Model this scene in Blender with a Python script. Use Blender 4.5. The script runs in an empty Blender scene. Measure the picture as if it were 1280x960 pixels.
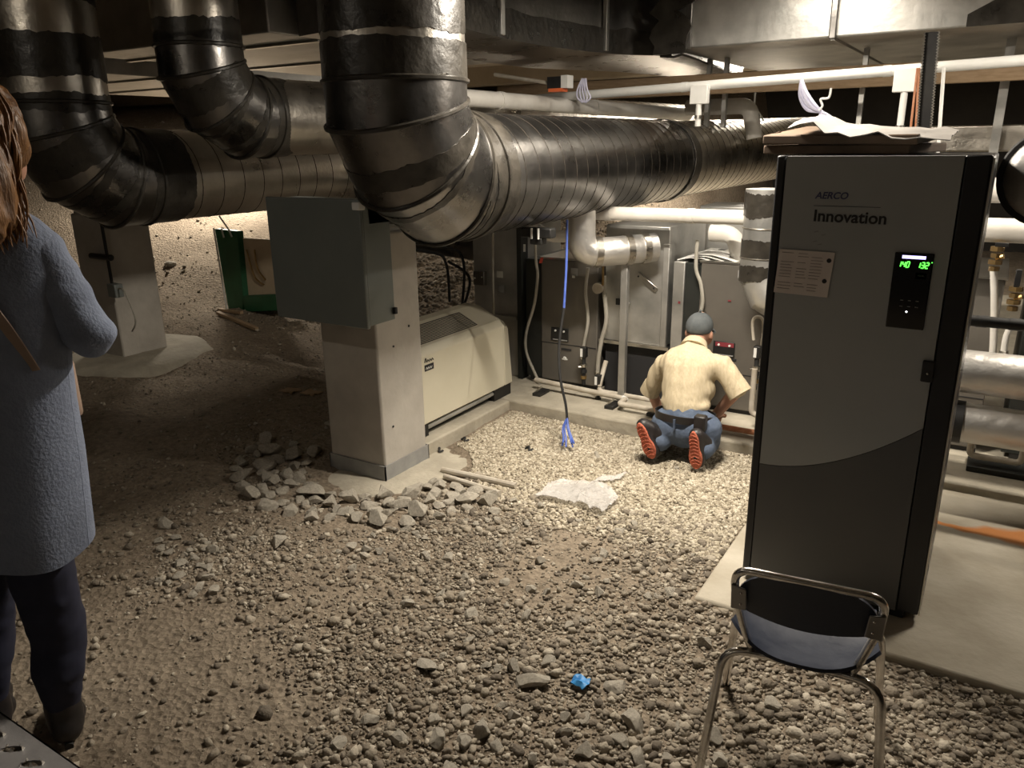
import bpy, bmesh, math, random
import numpy as np
from mathutils import Vector, Matrix, noise, geometry
random.seed(7)
COL = bpy.context.scene.collection
PI = math.pi
V = Vector
# ------------------------------------------------------------------ survey
# building frame: X along the machine row, Y away from the viewer, Z up; the eye is 1.6 m over the slab
FL = 965.0; TH = math.radians(17.4); RO = math.radians(0.84); A = math.radians(32); H = 1.6
def ray(x, y):
    u = (x-640)/FL; v = (y-480)/FL
    c, s = math.cos(RO), math.sin(RO)
    u, v = c*u-s*v, c*v+s*u
    a = u; b = math.cos(TH)-v*math.sin(TH); d = -(math.sin(TH)+v*math.cos(TH))
    return V((a*math.cos(A)-b*math.sin(A), a*math.sin(A)+b*math.cos(A), d))
def pz(x, y, z=0.0):
    d = ray(x, y); k = (z-H)/d.z; return V((d.x*k, d.y*k, z))
def py(x, y, Y):
    d = ray(x, y); k = Y/d.y; return V((d.x*k, Y, H+d.z*k))
def px(x, y, X):
    d = ray(x, y); k = X/d.x; return V((X, d.y*k, H+d.z*k))
def pf(x, y, f):
    d = ray(x, y); k = f/(-d.x*math.sin(A)+d.y*math.cos(A)); return V((d.x*k, d.y*k, H+d.z*k))
def sm(a, b, t):
    t = max(0., min(1., (t-a)/(b-a))); return t*t*(3-2*t)
# ------------------------------------------------------------------ materials
MATS = {}
def mat(name, c1, c2=None, scale=6., rough=.6, metal=0., bump=0., bscale=None, detail=6., lo=.35, hi=.65, spec=.5, r2=None, emis=None, stretch=None, alpha=None, trans=0.):
    m = bpy.data.materials.new(name); m.use_nodes = True; nt = m.node_tree; N = nt.nodes; L = nt.links
    b = N['Principled BSDF']; b.inputs['Roughness'].default_value = rough; b.inputs['Metallic'].default_value = metal
    b.inputs['Specular IOR Level'].default_value = spec
    b.inputs['Base Color'].default_value = (*c1, 1)
    tc = N.new('ShaderNodeTexCoord'); mp = N.new('ShaderNodeMapping'); L.new(tc.outputs['Object'], mp.inputs[0])
    if stretch: mp.inputs['Scale'].default_value = stretch
    if c2 or r2 is not None:
        nz = N.new('ShaderNodeTexNoise'); nz.inputs['Scale'].default_value = scale; nz.inputs['Detail'].default_value = detail; nz.inputs['Roughness'].default_value = .6
        L.new(mp.outputs[0], nz.inputs['Vector'])
        if c2:
            r = N.new('ShaderNodeValToRGB'); r.color_ramp.elements[0].position = lo; r.color_ramp.elements[1].position = hi
            r.color_ramp.elements[0].color = (*c1, 1); r.color_ramp.elements[1].color = (*c2, 1)
            L.new(nz.outputs['Fac'], r.inputs[0]); L.new(r.outputs[0], b.inputs['Base Color'])
        if r2 is not None:
            q = N.new('ShaderNodeMapRange'); q.inputs[1].default_value = .3; q.inputs[2].default_value = .7; q.inputs[3].default_value = rough; q.inputs[4].default_value = r2
            L.new(nz.outputs['Fac'], q.inputs[0]); L.new(q.outputs[0], b.inputs['Roughness'])
    if bump:
        n2 = N.new('ShaderNodeTexNoise'); n2.inputs['Scale'].default_value = bscale or scale*3; n2.inputs['Detail'].default_value = 5
        bp = N.new('ShaderNodeBump'); bp.inputs['Strength'].default_value = bump; bp.inputs['Distance'].default_value = .02
        L.new(mp.outputs[0], n2.inputs['Vector']); L.new(n2.outputs['Fac'], bp.inputs['Height']); L.new(bp.outputs[0], b.inputs['Normal'])
    if emis:
        b.inputs['Emission Color'].default_value = (*emis[0], 1); b.inputs['Emission Strength'].default_value = emis[1]
    if alpha is not None: b.inputs['Alpha'].default_value = alpha
    if trans: b.inputs['Transmission Weight'].default_value = trans
    MATS[name] = m; return m
galv = mat('galvanised_spiral', (.50,.47,.42), (.64,.60,.54), 5, .24, 1., .10, 40, r2=.42)
galv_d = mat('galvanised_dull', (.15,.145,.14), (.27,.26,.25), 3, .24, 1., .08, 30, r2=.36)
galv_r = mat('galvanised_sheet', (.40,.40,.385), (.58,.57,.545), 4, .36, .8, .12, 18, r2=.5)
seal = mat('duct_sealant', (.020,.018,.015), (.040,.035,.028), 9, .24, 0., .22, 22, r2=.45)
seam = mat('seam_dark', (.018,.015,.012), (.03,.025,.02), 8, .8, 0, spec=.1)  # dark line colour of the spiral duct seams
black = mat('black_metal', (.012,.012,.013), (.025,.024,.022), 10, .5, .2)
rubber = mat('black_rubber', (.012,.012,.012), (.02,.02,.02), 20, .65)
white = mat('white_jacket', (.72,.70,.66), (.60,.57,.52), 4, .55, 0, .1, 30)
whitep = mat('white_paint', (.78,.78,.76), (.70,.70,.67), 6, .45)
foil = mat('foil_jacket', (.62,.61,.59), (.74,.72,.69), 4, .34, .85, .3, 14, r2=.5)
conc = mat('column_concrete', (.40,.37,.33), (.52,.49,.44), 3, .85, 0, .25, 14, detail=10)
concd = mat('beam_concrete', (.30,.26,.20), (.38,.33,.26), 2, .9, 0, .2, 14)
curbm = mat('curb_concrete', (.33,.30,.24), (.46,.42,.34), 5, .9, 0, .35, 24, detail=10)
tape = mat('grey_tape', (.24,.24,.24), (.32,.32,.31), 10, .5)
cream = mat('cream_enamel', (.66,.62,.49), (.71,.67,.54), 3, .42)
slate = mat('slat_dark', (.03,.03,.027), None, rough=.5)
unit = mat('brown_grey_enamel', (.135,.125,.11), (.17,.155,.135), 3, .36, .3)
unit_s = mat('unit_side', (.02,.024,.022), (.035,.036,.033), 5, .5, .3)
boxg = mat('grey_enclosure', (.175,.195,.19), (.20,.22,.21), 3, .4, .1)
boil = mat('boiler_grey', (.33,.35,.355), (.37,.385,.39), 2, .38, .1)
boil_d = mat('boiler_charcoal', (.085,.087,.09), (.10,.10,.10), 2, .42, .1)
boil_b = mat('boiler_black', (.012,.013,.016), (.02,.02,.022), 2, .35)
steel = mat('bright_edge', (.6,.58,.54), None, rough=.3, metal=1.)
chrome = mat('chrome', (.75,.73,.70), (.5,.47,.43), 14, .12, 1., r2=.3)
bluep = mat('blue_plastic', (.012,.017,.032), (.018,.024,.042), 8, .36, 0, .05, 60, r2=.6)
paper = mat('paper', (.70,.64,.60), (.64,.58,.55), 9, .8)
ink = mat('ink', (.25,.21,.20), None, rough=.8)
inkd = mat('dark_ink', (.02,.02,.022), None, rough=.7)
inkb = mat('blue_ink', (.06,.065,.14), None, rough=.6)
screen = mat('black_glass', (.003,.003,.004), None, rough=.12)
greenl = mat('green_digits', (.1,.5,.1), None, emis=((.12,1.,.08), 2.2))
violet = mat('violet_bar', (.5,.45,.8), None, emis=((.55,.48,1.), 2.6))
whitel = mat('white_led', (.8,.8,.8), None, emis=((1,1,1), 3.))
brass = mat('brass', (.42,.29,.13), (.30,.20,.09), 14, .35, .9)
copper = mat('rusty_copper', (.42,.17,.08), (.55,.28,.17), 20, .5, .4)
pvc = mat('dusty_pvc', (.55,.51,.44), (.42,.37,.30), 12, .6)
conduit = mat('flex_conduit', (.44,.42,.37), (.36,.34,.29), 20, .5, .2)
card = mat('cardboard', (.075,.048,.028), (.11,.07,.042), 8, .85)
wood = mat('raw_wood', (.42,.30,.19), (.32,.22,.13), 12, .8, stretch=(1,6,6))
green = mat('green_paint', (.012,.09,.035), (.018,.12,.05), 5, .45)
bluew = mat('blue_cable', (.06,.11,.42), (.09,.16,.55), 20, .5)
blues = mat('blue_scrap', (.03,.22,.55), (.06,.32,.7), 20, .5)
rope = mat('lilac_cord', (.50,.50,.68), (.66,.66,.80), 40, .8)
maroon = mat('maroon_sticker', (.22,.03,.04), None, rough=.6)
redtag = mat('red_tag', (.62,.08,.05), None, rough=.5)
orange = mat('orange_lens', (.75,.16,.05), None, rough=.5)
skin = mat('skin', (.42,.22,.15), (.48,.27,.19), 8, .55)
shirt = mat('shirt_cotton', (.50,.42,.28), (.57,.485,.34), 14, .85, 0, .3, 9, stretch=(7,7,1))
denim = mat('denim', (.065,.09,.145), (.10,.135,.20), 12, .85, 0, .2, 60)
capm = mat('cap_cloth', (.07,.08,.085), (.10,.11,.115), 20, .9)
leather = mat('black_leather', (.012,.011,.011), (.025,.02,.02), 20, .45)
sole = mat('red_rubber_sole', (.50,.13,.07), (.36,.09,.05), 30, .7, 0, .5, 60)
coat = mat('blue_grey_knit', (.175,.205,.285), (.20,.235,.32), 30, .95, 0, .25, 120)
navy = mat('navy_leggings', (.008,.010,.028), (.012,.014,.036), 20, .8)
hairm = mat('auburn_hair', (.085,.036,.012), (.26,.125,.042), 6, .42, 0, .3, 30, stretch=(7,7,.9), lo=.3, hi=.7)
strapm = mat('tan_strap', (.27,.19,.14), (.31,.22,.17), 20, .6)
filmm = mat('clear_film', (.78,.76,.74), (.66,.64,.62), 9, .14, 0, .7, 40, alpha=.42)
sheetm = mat('dusty_sheet', (.36,.34,.32), (.28,.265,.25), 9, .6)
boardm = mat('cream_board', (.52,.43,.31), (.60,.50,.37), 6, .8)
grate = mat('plank_steel', (.27,.26,.26), (.33,.32,.32), 12, .5, .5, .1, 60)
tubeL = mat('lit_tube', (1,1,1), None, emis=((1,.88,.70), 12.))
dark = mat('dark_wall', (.035,.032,.028), (.05,.045,.038), 2, .9)
stonem = mat('stone', (.36,.325,.27), (.54,.495,.415), 7, .95, 0, .6, 40, detail=8)
# gravel: one tone per stone
gm = mat('gravel', (.3,.27,.22), None, rough=.95, bump=.4, bscale=80)
def gravel_nodes(m, cols):
    nt = m.node_tree; N = nt.nodes; L = nt.links
    g = N.new('ShaderNodeNewGeometry'); r = N.new('ShaderNodeValToRGB'); els = r.color_ramp.elements
    els[0].color = (*cols[0], 1); els[1].color = (*cols[-1], 1)
    for i, c in enumerate(cols[1:-1]): e = els.new((i+1)/(len(cols)-1)); e.color = (*c, 1)
    L.new(g.outputs['Random Per Island'], r.inputs[0]); L.new(r.outputs[0], N['Principled BSDF'].inputs['Base Color'])
gravel_nodes(gm, [(.12,.10,.078),(.21,.178,.138),(.27,.232,.18),(.33,.288,.226),(.48,.43,.35)])
gl = mat('pale_gravel', (.3,.27,.22), None, rough=.95, bump=.4, bscale=80)
gravel_nodes(gl, [(.22,.185,.135),(.34,.295,.22),(.41,.36,.275),(.48,.43,.335),(.62,.56,.46)])
# ground: dirt with clods
def ground_mat():
    m = bpy.data.materials.new('dusty_dirt'); m.use_nodes = True; nt = m.node_tree; N = nt.nodes; L = nt.links; b = N['Principled BSDF']
    b.inputs['Roughness'].default_value = .97; b.inputs['Specular IOR Level'].default_value = .2
    tc = N.new('ShaderNodeTexCoord')
    def nz(s, d=8, r=.6):
        n = N.new('ShaderNodeTexNoise'); n.inputs['Scale'].default_value = s; n.inputs['Detail'].default_value = d; n.inputs['Roughness'].default_value = r
        L.new(tc.outputs['Object'], n.inputs['Vector']); return n
    a = nz(1.3, 5); c = nz(26, 8, .7)
    r1 = N.new('ShaderNodeValToRGB'); e = r1.color_ramp.elements; e[0].position = .35; e[0].color = (.24,.198,.15,1); e[1].position = .68; e[1].color = (.36,.308,.24,1)
    r2 = N.new('ShaderNodeValToRGB'); e = r2.color_ramp.elements; e[0].position = .3; e[0].color = (.62,.60,.58,1); e[1].position = .7; e[1].color = (1.25,1.22,1.2,1)
    mx = N.new('ShaderNodeMixRGB'); mx.blend_type = 'MULTIPLY'; mx.inputs[0].default_value = 1
    L.new(a.outputs['Fac'], r1.inputs[0]); L.new(c.outputs['Fac'], r2.inputs[0]); L.new(r1.outputs[0], mx.inputs[1]); L.new(r2.outputs[0], mx.inputs[2]); L.new(mx.outputs[0], b.inputs['Base Color'])
    v = N.new('ShaderNodeTexVoronoi'); v.inputs['Scale'].default_value = 42; L.new(tc.outputs['Object'], v.inputs['Vector'])
    f = nz(60, 8, .7); ad = N.new('ShaderNodeMath'); ad.operation = 'ADD'; L.new(v.outputs['Distance'], ad.inputs[0]); L.new(f.outputs['Fac'], ad.inputs[1])
    bp = N.new('ShaderNodeBump'); bp.inputs['Strength'].default_value = .8; bp.inputs['Distance'].default_value = .02
    L.new(ad.outputs[0], bp.inputs['Height']); L.new(bp.outputs[0], b.inputs['Normal']); return m
dirt = ground_mat()
def slab_mat():
    m = bpy.data.materials.new('stained_slab'); m.use_nodes = True; nt = m.node_tree; N = nt.nodes; L = nt.links; b = N['Principled BSDF']
    b.inputs['Roughness'].default_value = .85
    g = N.new('ShaderNodeNewGeometry'); s = N.new('ShaderNodeSeparateXYZ'); L.new(g.outputs['Position'], s.inputs[0])
    n = N.new('ShaderNodeTexNoise'); n.inputs['Scale'].default_value = 4; n.inputs['Detail'].default_value = 8; L.new(g.outputs['Position'], n.inputs['Vector'])
    r = N.new('ShaderNodeValToRGB'); e = r.color_ramp.elements; e[0].position = .3; e[0].color = (.33,.29,.22,1); e[1].position = .7; e[1].color = (.50,.46,.38,1)
    L.new(n.outputs['Fac'], r.inputs[0])
    def mth(op, x, y):
        k = N.new('ShaderNodeMath'); k.operation = op
        for i, w in enumerate((x, y)):
            if isinstance(w, (int, float)): k.inputs[i].default_value = w
            else: L.new(w, k.inputs[i])
        return k.outputs[0]
    n2 = N.new('ShaderNodeTexNoise'); n2.inputs['Scale'].default_value = 5; L.new(g.outputs['Position'], n2.inputs['Vector'])
    off = mth('MULTIPLY', mth('SUBTRACT', n2.outputs['Fac'], .5), .16)
    yy = mth('ADD', mth('SUBTRACT', s.outputs['Y'], 3.615), off)
    w = mth('ADD', mth('MULTIPLY', mth('MAXIMUM', s.outputs['X'], 0), .30), .022)
    dist = mth('DIVIDE', mth('ABSOLUTE', yy, 0), w)
    rr = N.new('ShaderNodeValToRGB'); e = rr.color_ramp.elements; e[0].position = .55; e[0].color = (1,1,1,1); e[1].position = 1.; e[1].color = (0,0,0,1); L.new(dist, rr.inputs[0])
    gate = mth('MULTIPLY', rr.outputs[0], mth('GREATER_THAN', s.outputs['X'], -.2))
    mx = N.new('ShaderNodeMixRGB'); L.new(gate, mx.inputs[0]); L.new(r.outputs[0], mx.inputs[1]); mx.inputs[2].default_value = (.50,.20,.06,1)
    L.new(mx.outputs[0], b.inputs['Base Color'])
    n3 = N.new('ShaderNodeTexNoise'); n3.inputs['Scale'].default_value = 30; L.new(g.outputs['Position'], n3.inputs['Vector'])
    bp = N.new('ShaderNodeBump'); bp.inputs['Strength'].default_value = .3; bp.inputs['Distance'].default_value = .01; L.new(n3.outputs['Fac'], bp.inputs['Height']); L.new(bp.outputs[0], b.inputs['Normal']); return m
slabm = slab_mat()
# ------------------------------------------------------------------ mesh collector
ORG = {}
def tag(o, label, cat, group=None, kind=None):
    if label: o['label'] = label
    if cat: o['category'] = cat
    if group: o['group'] = group
    if kind: o['kind'] = kind
    return o
def thing(name, label, cat, loc, group=None):
    o = bpy.data.objects.new(name, None); COL.objects.link(o); o.location = loc; o.empty_display_size = .1
    ORG[o.name] = V(loc); return tag(o, label, cat, group)
def frames(path):
    n = len(path); T = []
    ds = [(path[i+1]-path[i]).normalized() for i in range(n-1)]
    for i in range(n):
        if i == 0: T.append(ds[0])
        elif i == n-1: T.append(ds[-1])
        else: T.append((ds[i-1]+ds[i]).normalized())
    u = ds[0].orthogonal().normalized(); U = []
    cur = ds[0]
    res = []
    for i in range(n):
        d = ds[max(0, i-1)]
        q = cur.rotation_difference(d); u = (q @ u).normalized(); cur = d
        w = d.cross(u).normalized(); res.append((path[i], d, T[i], u.copy(), w))
    return res
class MB:
    def __init__(s): s.v = []; s.f = []; s.xf = None
    def add(s, vs, fs):
        b = len(s.v)
        if s.xf: vs = [s.xf @ V(p) for p in vs]
        s.v += [V(p) for p in vs]; s.f += [tuple(b+i for i in f) for f in fs]; return s
    def box(s, a, b):
        x0, y0, z0 = [min(a[i], b[i]) for i in range(3)]; x1, y1, z1 = [max(a[i], b[i]) for i in range(3)]
        return s.add([(x0,y0,z0),(x1,y0,z0),(x1,y1,z0),(x0,y1,z0),(x0,y0,z1),(x1,y0,z1),(x1,y1,z1),(x0,y1,z1)],
              [(0,3,2,1),(4,5,6,7),(0,1,5,4),(1,2,6,5),(2,3,7,6),(3,0,4,7)])
    def prism(s, poly, d):          # polygon of 3D points extruded by vector d
        n = len(poly); d = V(d); P = [V(p) for p in poly]
        return s.add(P+[p+d for p in P], [tuple(range(n))[::-1], tuple(range(n, 2*n))]+[(i, (i+1) % n, n+(i+1) % n, n+i) for i in range(n)])
    def tube(s, path, r, seg=16, cap=True, r_end=None):
        path = [V(p) for p in path]; n = len(path); vs = []; fs = []
        for i, (c, d, T, u, w) in enumerate(frames(path)):
            rr = r if not isinstance(r, (list, tuple)) else r[i]
            for k in range(seg):
                a = 2*PI*k/seg; p = u*math.cos(a)*rr+w*math.sin(a)*rr
                den = d.dot(T); p = p-d*(p.dot(T)/den) if abs(den) > .2 else p
                vs.append(c+p)
        for i in range(n-1):
            for k in range(seg):
                k2 = (k+1) % seg; fs.append((i*seg+k, i*seg+k2, (i+1)*seg+k2, (i+1)*seg+k))
        if cap: fs += [tuple(range(seg))[::-1], tuple((n-1)*seg+k for k in range(seg))]
        return s.add(vs, fs)
    def ball(s, c, r, seg=10, rings=6, sc=(1,1,1)):
        vs = [V((0,0,1))]; fs = []
        for i in range(1, rings):
            t = PI*i/rings
            for k in range(seg): a = 2*PI*k/seg; vs.append(V((math.sin(t)*math.cos(a), math.sin(t)*math.sin(a), math.cos(t))))
        vs.append(V((0,0,-1))); n = len(vs)-1
        for k in range(seg):
            k2 = (k+1) % seg; fs.append((0, 1+k, 1+k2)); fs.append((n, n-seg+k2, n-seg+k))
            for i in range(rings-2): fs.append((1+i*seg+k, 1+(i+1)*seg+k, 1+(i+1)*seg+k2, 1+i*seg+k2))
        c = V(c); return s.add([c+V((p.x*r*sc[0], p.y*r*sc[1], p.z*r*sc[2])) for p in vs], fs)
    def sheet(s, grid, th=.004):    # grid of points -> thickened sheet
        n = len(grid); m = len(grid[0]); P = [V(p) for row in grid for p in row]
        nrm = []
        for i in range(n):
            for j in range(m):
                a = V(grid[min(i+1, n-1)][j])-V(grid[max(i-1, 0)][j]); b = V(grid[i][min(j+1, m-1)])-V(grid[i][max(j-1, 0)])
                nn = a.cross(b); nrm.append(nn.normalized() if nn.length > 1e-9 else V((0,0,1)))
        Q = [p+nn*th for p, nn in zip(P, nrm)]; k = n*m; fs = []
        for i in range(n-1):
            for j in range(m-1):
                a, b, c, d = i*m+j, (i+1)*m+j, (i+1)*m+j+1, i*m+j+1
                fs += [(a, d, c, b), (k+a, k+b, k+c, k+d)]
        for i in range(n-1):
            a, b = i*m, (i+1)*m; fs += [(a, b, k+b, k+a)]; a, b = i*m+m-1, (i+1)*m+m-1; fs += [(b, a, k+a, k+b)]
        for j in range(m-1):
            a, b = j, j+1; fs += [(b, a, k+a, k+b)]; a, b = (n-1)*m+j, (n-1)*m+j+1; fs += [(a, b, k+b, k+a)]
        return s.add(P+Q, fs)
    def build(s, name, m, parent=None, bevel=0, smooth=35, origin=None, seg=2):
        if parent is not None: o = ORG[parent.name]
        elif origin is not None: o = V(origin)
        else:
            xs = [p.x for p in s.v]; ys = [p.y for p in s.v]; zs = [p.z for p in s.v]
            o = V(((min(xs)+max(xs))/2, (min(ys)+max(ys))/2, min(zs)))
        me = bpy.data.meshes.new(name); me.from_pydata([p-o for p in s.v], [], s.f); me.update()
        bm = bmesh.new(); bm.from_mesh(me); bmesh.ops.recalc_face_normals(bm, faces=bm.faces)
        for f in bm.faces: f.smooth = smooth > 0
        lim = math.radians(smooth or 1)
        for e in bm.edges:
            if len(e.link_faces) == 2 and e.calc_face_angle(0) > lim: e.smooth = False
        bm.to_mesh(me); bm.free()
        me.materials.append(m); ob = bpy.data.objects.new(name, me); COL.objects.link(ob)
        if parent is not None: ob.parent = parent; ORG[ob.name] = o
        else: ob.location = o; ORG[ob.name] = o
        if bevel:
            b = ob.modifiers.new('b', 'BEVEL'); b.width = bevel; b.segments = seg; b.limit_method = 'ANGLE'; b.angle_limit = math.radians(40)
        return ob
def kids(o): return [c for c in bpy.data.objects if c.parent == o]
def dup(o, loc=None, parent=None, label=None, group=None):
    c = o.copy(); COL.objects.link(c)
    if parent is not None: c.parent = parent
    if loc is not None: c.location = loc
    if label: c['label'] = label
    if group: c['group'] = group
    for k in kids(o): dup(k, None, c)
    return c
def arc(c, a, b, r, t0, t1, n=6): # points on arc in plane (a,b)
    c, a, b = V(c), V(a), V(b)
    return [c+a*(r*math.cos(t0+(t1-t0)*i/n))+b*(r*math.sin(t0+(t1-t0)*i/n)) for i in range(n+1)]
def smoothpath(pts, n=6):
    P = [V(p) for p in pts]; out = []
    for i in range(len(P)-1):
        p0 = P[max(0, i-1)]; p1 = P[i]; p2 = P[i+1]; p3 = P[min(len(P)-1, i+2)]
        for k in range(n):
            t = k/n; out.append(.5*((2*p1)+(p2-p0)*t+(2*p0-5*p1+4*p2-p3)*t*t+(3*p1-p0-3*p2+p3)*t*t*t))
    out.append(P[-1]); return out
def txt(s, size, m, parent, M, extrude=.0006, name='lettering', shear=0):
    cu = bpy.data.curves.new('t', 'FONT'); cu.body = s; cu.size = size; cu.extrude = extrude; cu.shear = shear; cu.offset = size*.022
    ob = bpy.data.objects.new('t', cu); COL.objects.link(ob); bpy.context.view_layer.update()
    dg = bpy.context.evaluated_depsgraph_get(); me = bpy.data.meshes.new_from_object(ob.evaluated_get(dg))
    bpy.data.objects.remove(ob); me.transform(Matrix.Translation(-ORG[parent.name]) @ M); me.materials.clear(); me.materials.append(m)
    o = bpy.data.objects.new(name, me); COL.objects.link(o); o.parent = parent; ORG[o.name] = ORG[parent.name]; return o
def wallM(p, ang=0): # text facing -Y
    return Matrix.Translation(V(p)) @ Matrix.Rotation(ang, 4, 'Y') @ Matrix.Rotation(PI/2, 4, 'X')
def blob(name, parts, m, parent=None, vox=.012, it=4, label=None, disp=None, origin=None):
    """one continuous skin grown over tapered limbs; parts: ('c',p0,r0,p1,r1[,squash]) or ('e',c,(rx,ry,rz)[,rotz])"""
    mb = MB()
    for p in parts:
        if p[0] == 'c':
            a, ra, b, rb = V(p[1]), p[2], V(p[3]), p[4]; n = max(2, int((b-a).length/.03)+1)
            mb.ball(a, ra, 14, 8); mb.ball(b, rb, 14, 8); mb.tube([a.lerp(b, i/n) for i in range(n+1)], [ra+(rb-ra)*i/n for i in range(n+1)], 14)
        else:
            old = len(mb.v); mb.ball((0,0,0), 1, 20, 12); R = Matrix.Identity(3)
            if len(p) > 3:
                for ax, an in p[3]: R = Matrix.Rotation(an, 3, ax) @ R
            for i in range(old, len(mb.v)):
                q = mb.v[i]; mb.v[i] = V(p[1])+R @ V((q.x*p[2][0], q.y*p[2][1], q.z*p[2][2]))
    o = mb.build(name, m, parent, smooth=180, origin=origin)
    r = o.modifiers.new('r', 'REMESH'); r.mode = 'VOXEL'; r.voxel_size = vox; r.use_smooth_shade = True
    s = o.modifiers.new('s', 'SMOOTH'); s.iterations = it; s.factor = .6
    bpy.context.view_layer.update(); dg = bpy.context.evaluated_depsgraph_get()
    me = bpy.data.meshes.new_from_object(o.evaluated_get(dg)); o.modifiers.clear(); o.data = me
    me.materials.clear(); me.materials.append(m)
    if disp:
        me.update(); og = ORG[o.name]
        nr = [v.normal.copy() for v in me.vertices]
        for v, n_ in zip(me.vertices, nr): v.co += n_*disp(v.co+og, n_)
    for f in me.polygons: f.use_smooth = True
    return o
# ------------------------------------------------------------------ ground
def nz(x, y, s, z=0.): return noise.noise(V((x*s, y*s, z)))
def gz(x, y):
    z = -.065+.022*nz(x, y, 1.4)+.008*nz(x, y, 5, 3.)
    left = sm(-2.3, -3.6, x)
    z += left*(.05+.035*nz(x, y, 2.2, 9.)+.02*nz(x, y, 5.2, 5.)+.01*nz(x, y, 14, 2.))
    z += .03*math.exp(-((x+2.0)**2+(y-1.75)**2)/.5)
    z -= .05*math.exp(-((x+2.65)**2+(y-2.9)**2)/.25)
    if x < -5.6: z += (-x-5.6)*.11+.05*nz(x, y, 1.1, 7)*min(1, -x-5.6)
    if y > 4.9 and x < -3.1: z += (y-4.9)*.30*sm(-3.1, -3.7, x)
    return min(z, 2.6)
def ground():
    xs = list(np.concatenate([np.arange(-15, -7, .2), np.arange(-7, -4, .08), np.arange(-4, 1.2, .035), np.arange(1.2, 4.1, .3)]))
    ys = list(np.concatenate([np.arange(-3, .4, .3), np.arange(.4, 4.3, .035), np.arange(4.3, 8, .12), np.arange(8, 14, .3)]))
    n, m = len(xs), len(ys); vs = []; 
    for y in ys:
        for x in xs: vs.append((x, y, gz(x, y)+(.006*nz(x, y, 22, 1.) if x > -4 else 0)))
    fs = [(j*n+i, j*n+i+1, (j+1)*n+i+1, (j+1)*n+i) for j in range(m-1) for i in range(n-1)]
    mb = MB(); mb.v = [V(v) for v in vs]; mb.f = fs
    o = mb.build('floor', dirt, None, smooth=60, origin=(0,0,0)); o['kind'] = 'structure'
ground()
def struct(mb, name, m, **k):
    o = mb.build(name, m, None, **k); o['kind'] = 'structure'; return o
CT = .0   # curb / slab top
mb = MB(); mb.prism([(-.77,2.50,-.34),(4,2.50,-.34),(4,4.02,-.34),(-.77,4.02,-.34)], (0,0,.30)); struct(mb, 'floor_slab', slabm, bevel=.012)
mb = MB(); mb.box((-3.3,4.021,-.3), (4,9.5,.001)); struct(mb, 'floor_pad', curbm, bevel=.012)
mb = MB(); mb.box((-3.3,3.12,-.3), (-2.53,4.02,0.0)); struct(mb, 'trim_1', curbm, bevel=.01)
mb = MB(); mb.box((-15,-3,2.95), (4,14,3.15)); struct(mb, 'ceiling', concd)
for i, yb in enumerate((6.9, 9.4)):
    mb = MB(); mb.box((-15,yb,2.35), (4,yb+.3,2.95)); struct(mb, 'trim_%d' % (i+2), concd, bevel=.01)
mb = MB(); mb.box((-15,13.8,-1), (4,14.1,3.15)); struct(mb, 'wall_back', dark)
mb = MB(); mb.box((-15.2,-3,-1), (-15,14,3.15)); struct(mb, 'wall_left', dark)
mb = MB(); mb.box((4,-3,-1), (4.2,14,3.15)); struct(mb, 'wall_right', dark)
mb = MB(); mb.box((-15,-3.2,-1), (4,-3,3.15)); struct(mb, 'wall_front', dark)
# ------------------------------------------------------------------ gravel (stuff)
def footing_hit(x, y): return (x+2.62)**2+(y-2.96)**2 < .19 or (x+5.82)**2+(y-3.5)**2 < .42
def on_conc(x, y, r=0): return (x > -.78-r and y > 2.49-r) or (x > -2.56-r and y > 4.0-r) or (-3.3 < x < -2.5+r and 3.1-r < y < 4.1)
ICO = None
def ico(sub):
    bm = bmesh.new(); bmesh.ops.create_icosphere(bm, subdivisions=sub, radius=1)
    v = np.array([q.co[:] for q in bm.verts]); f = np.array([[q.index for q in p.verts] for p in bm.faces]); bm.free(); return v, f
def pebbles(name, m, label, cat, pts, seed, sub=1):
    rng = np.random.default_rng(seed); v0, f0 = ico(sub); n = len(pts); k = len(v0)
    P = np.array(pts)  # x y z r
    J = v0[None]*(1+rng.uniform(-.34, .34, (n, k, 1)))
    S = rng.uniform(.55, 1.25, (n, 1, 3)); S[:, :, 2] *= .75; J = J*S
    a = rng.uniform(0, 2*PI, n); c, s = np.cos(a), np.sin(a); b = rng.uniform(-.6, .6, n); cb, sb = np.cos(b), np.sin(b)
    x, y, z = J[..., 0].copy(), J[..., 1].copy(), J[..., 2].copy()
    y, z = y*cb[:, None]-z*sb[:, None], y*sb[:, None]+z*cb[:, None]
    x, y = x*c[:, None]-y*s[:, None], x*s[:, None]+y*c[:, None]
    W = np.stack([x, y, z], -1)*P[:, None, 3:4]+P[:, None, :3]
    F = (f0[None]+(np.arange(n)*k)[:, None, None]).reshape(-1, 3)
    me = bpy.data.meshes.new(name); me.vertices.add(n*k); me.vertices.foreach_set('co', W.reshape(-1).astype(np.float32))
    me.loops.add(F.size); me.loops.foreach_set('vertex_index', F.reshape(-1).astype(np.int32))
    me.polygons.add(len(F)); me.polygons.foreach_set('loop_start', np.arange(0, F.size, 3, dtype=np.int32)); me.polygons.foreach_set('loop_total', np.full(len(F), 3, dtype=np.int32))
    me.update(calc_edges=True); me.validate(); me.materials.append(m)
    o = bpy.data.objects.new(name, me); COL.objects.link(o); return tag(o, label, cat, None, 'stuff')
rnd = random.Random(3)
def scatter(n, x0, x1, y0, y1, rf, dens=lambda x, y: 1.):
    out = []
    for _ in range(n):
        x = rnd.uniform(x0, x1); y = rnd.uniform(y0, y1)
        if on_conc(x, y) or footing_hit(x, y) or rnd.random() > dens(x, y): continue
        r = rf(); out.append((x, y, gz(x, y)+r*.25, r))
    return out
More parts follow.
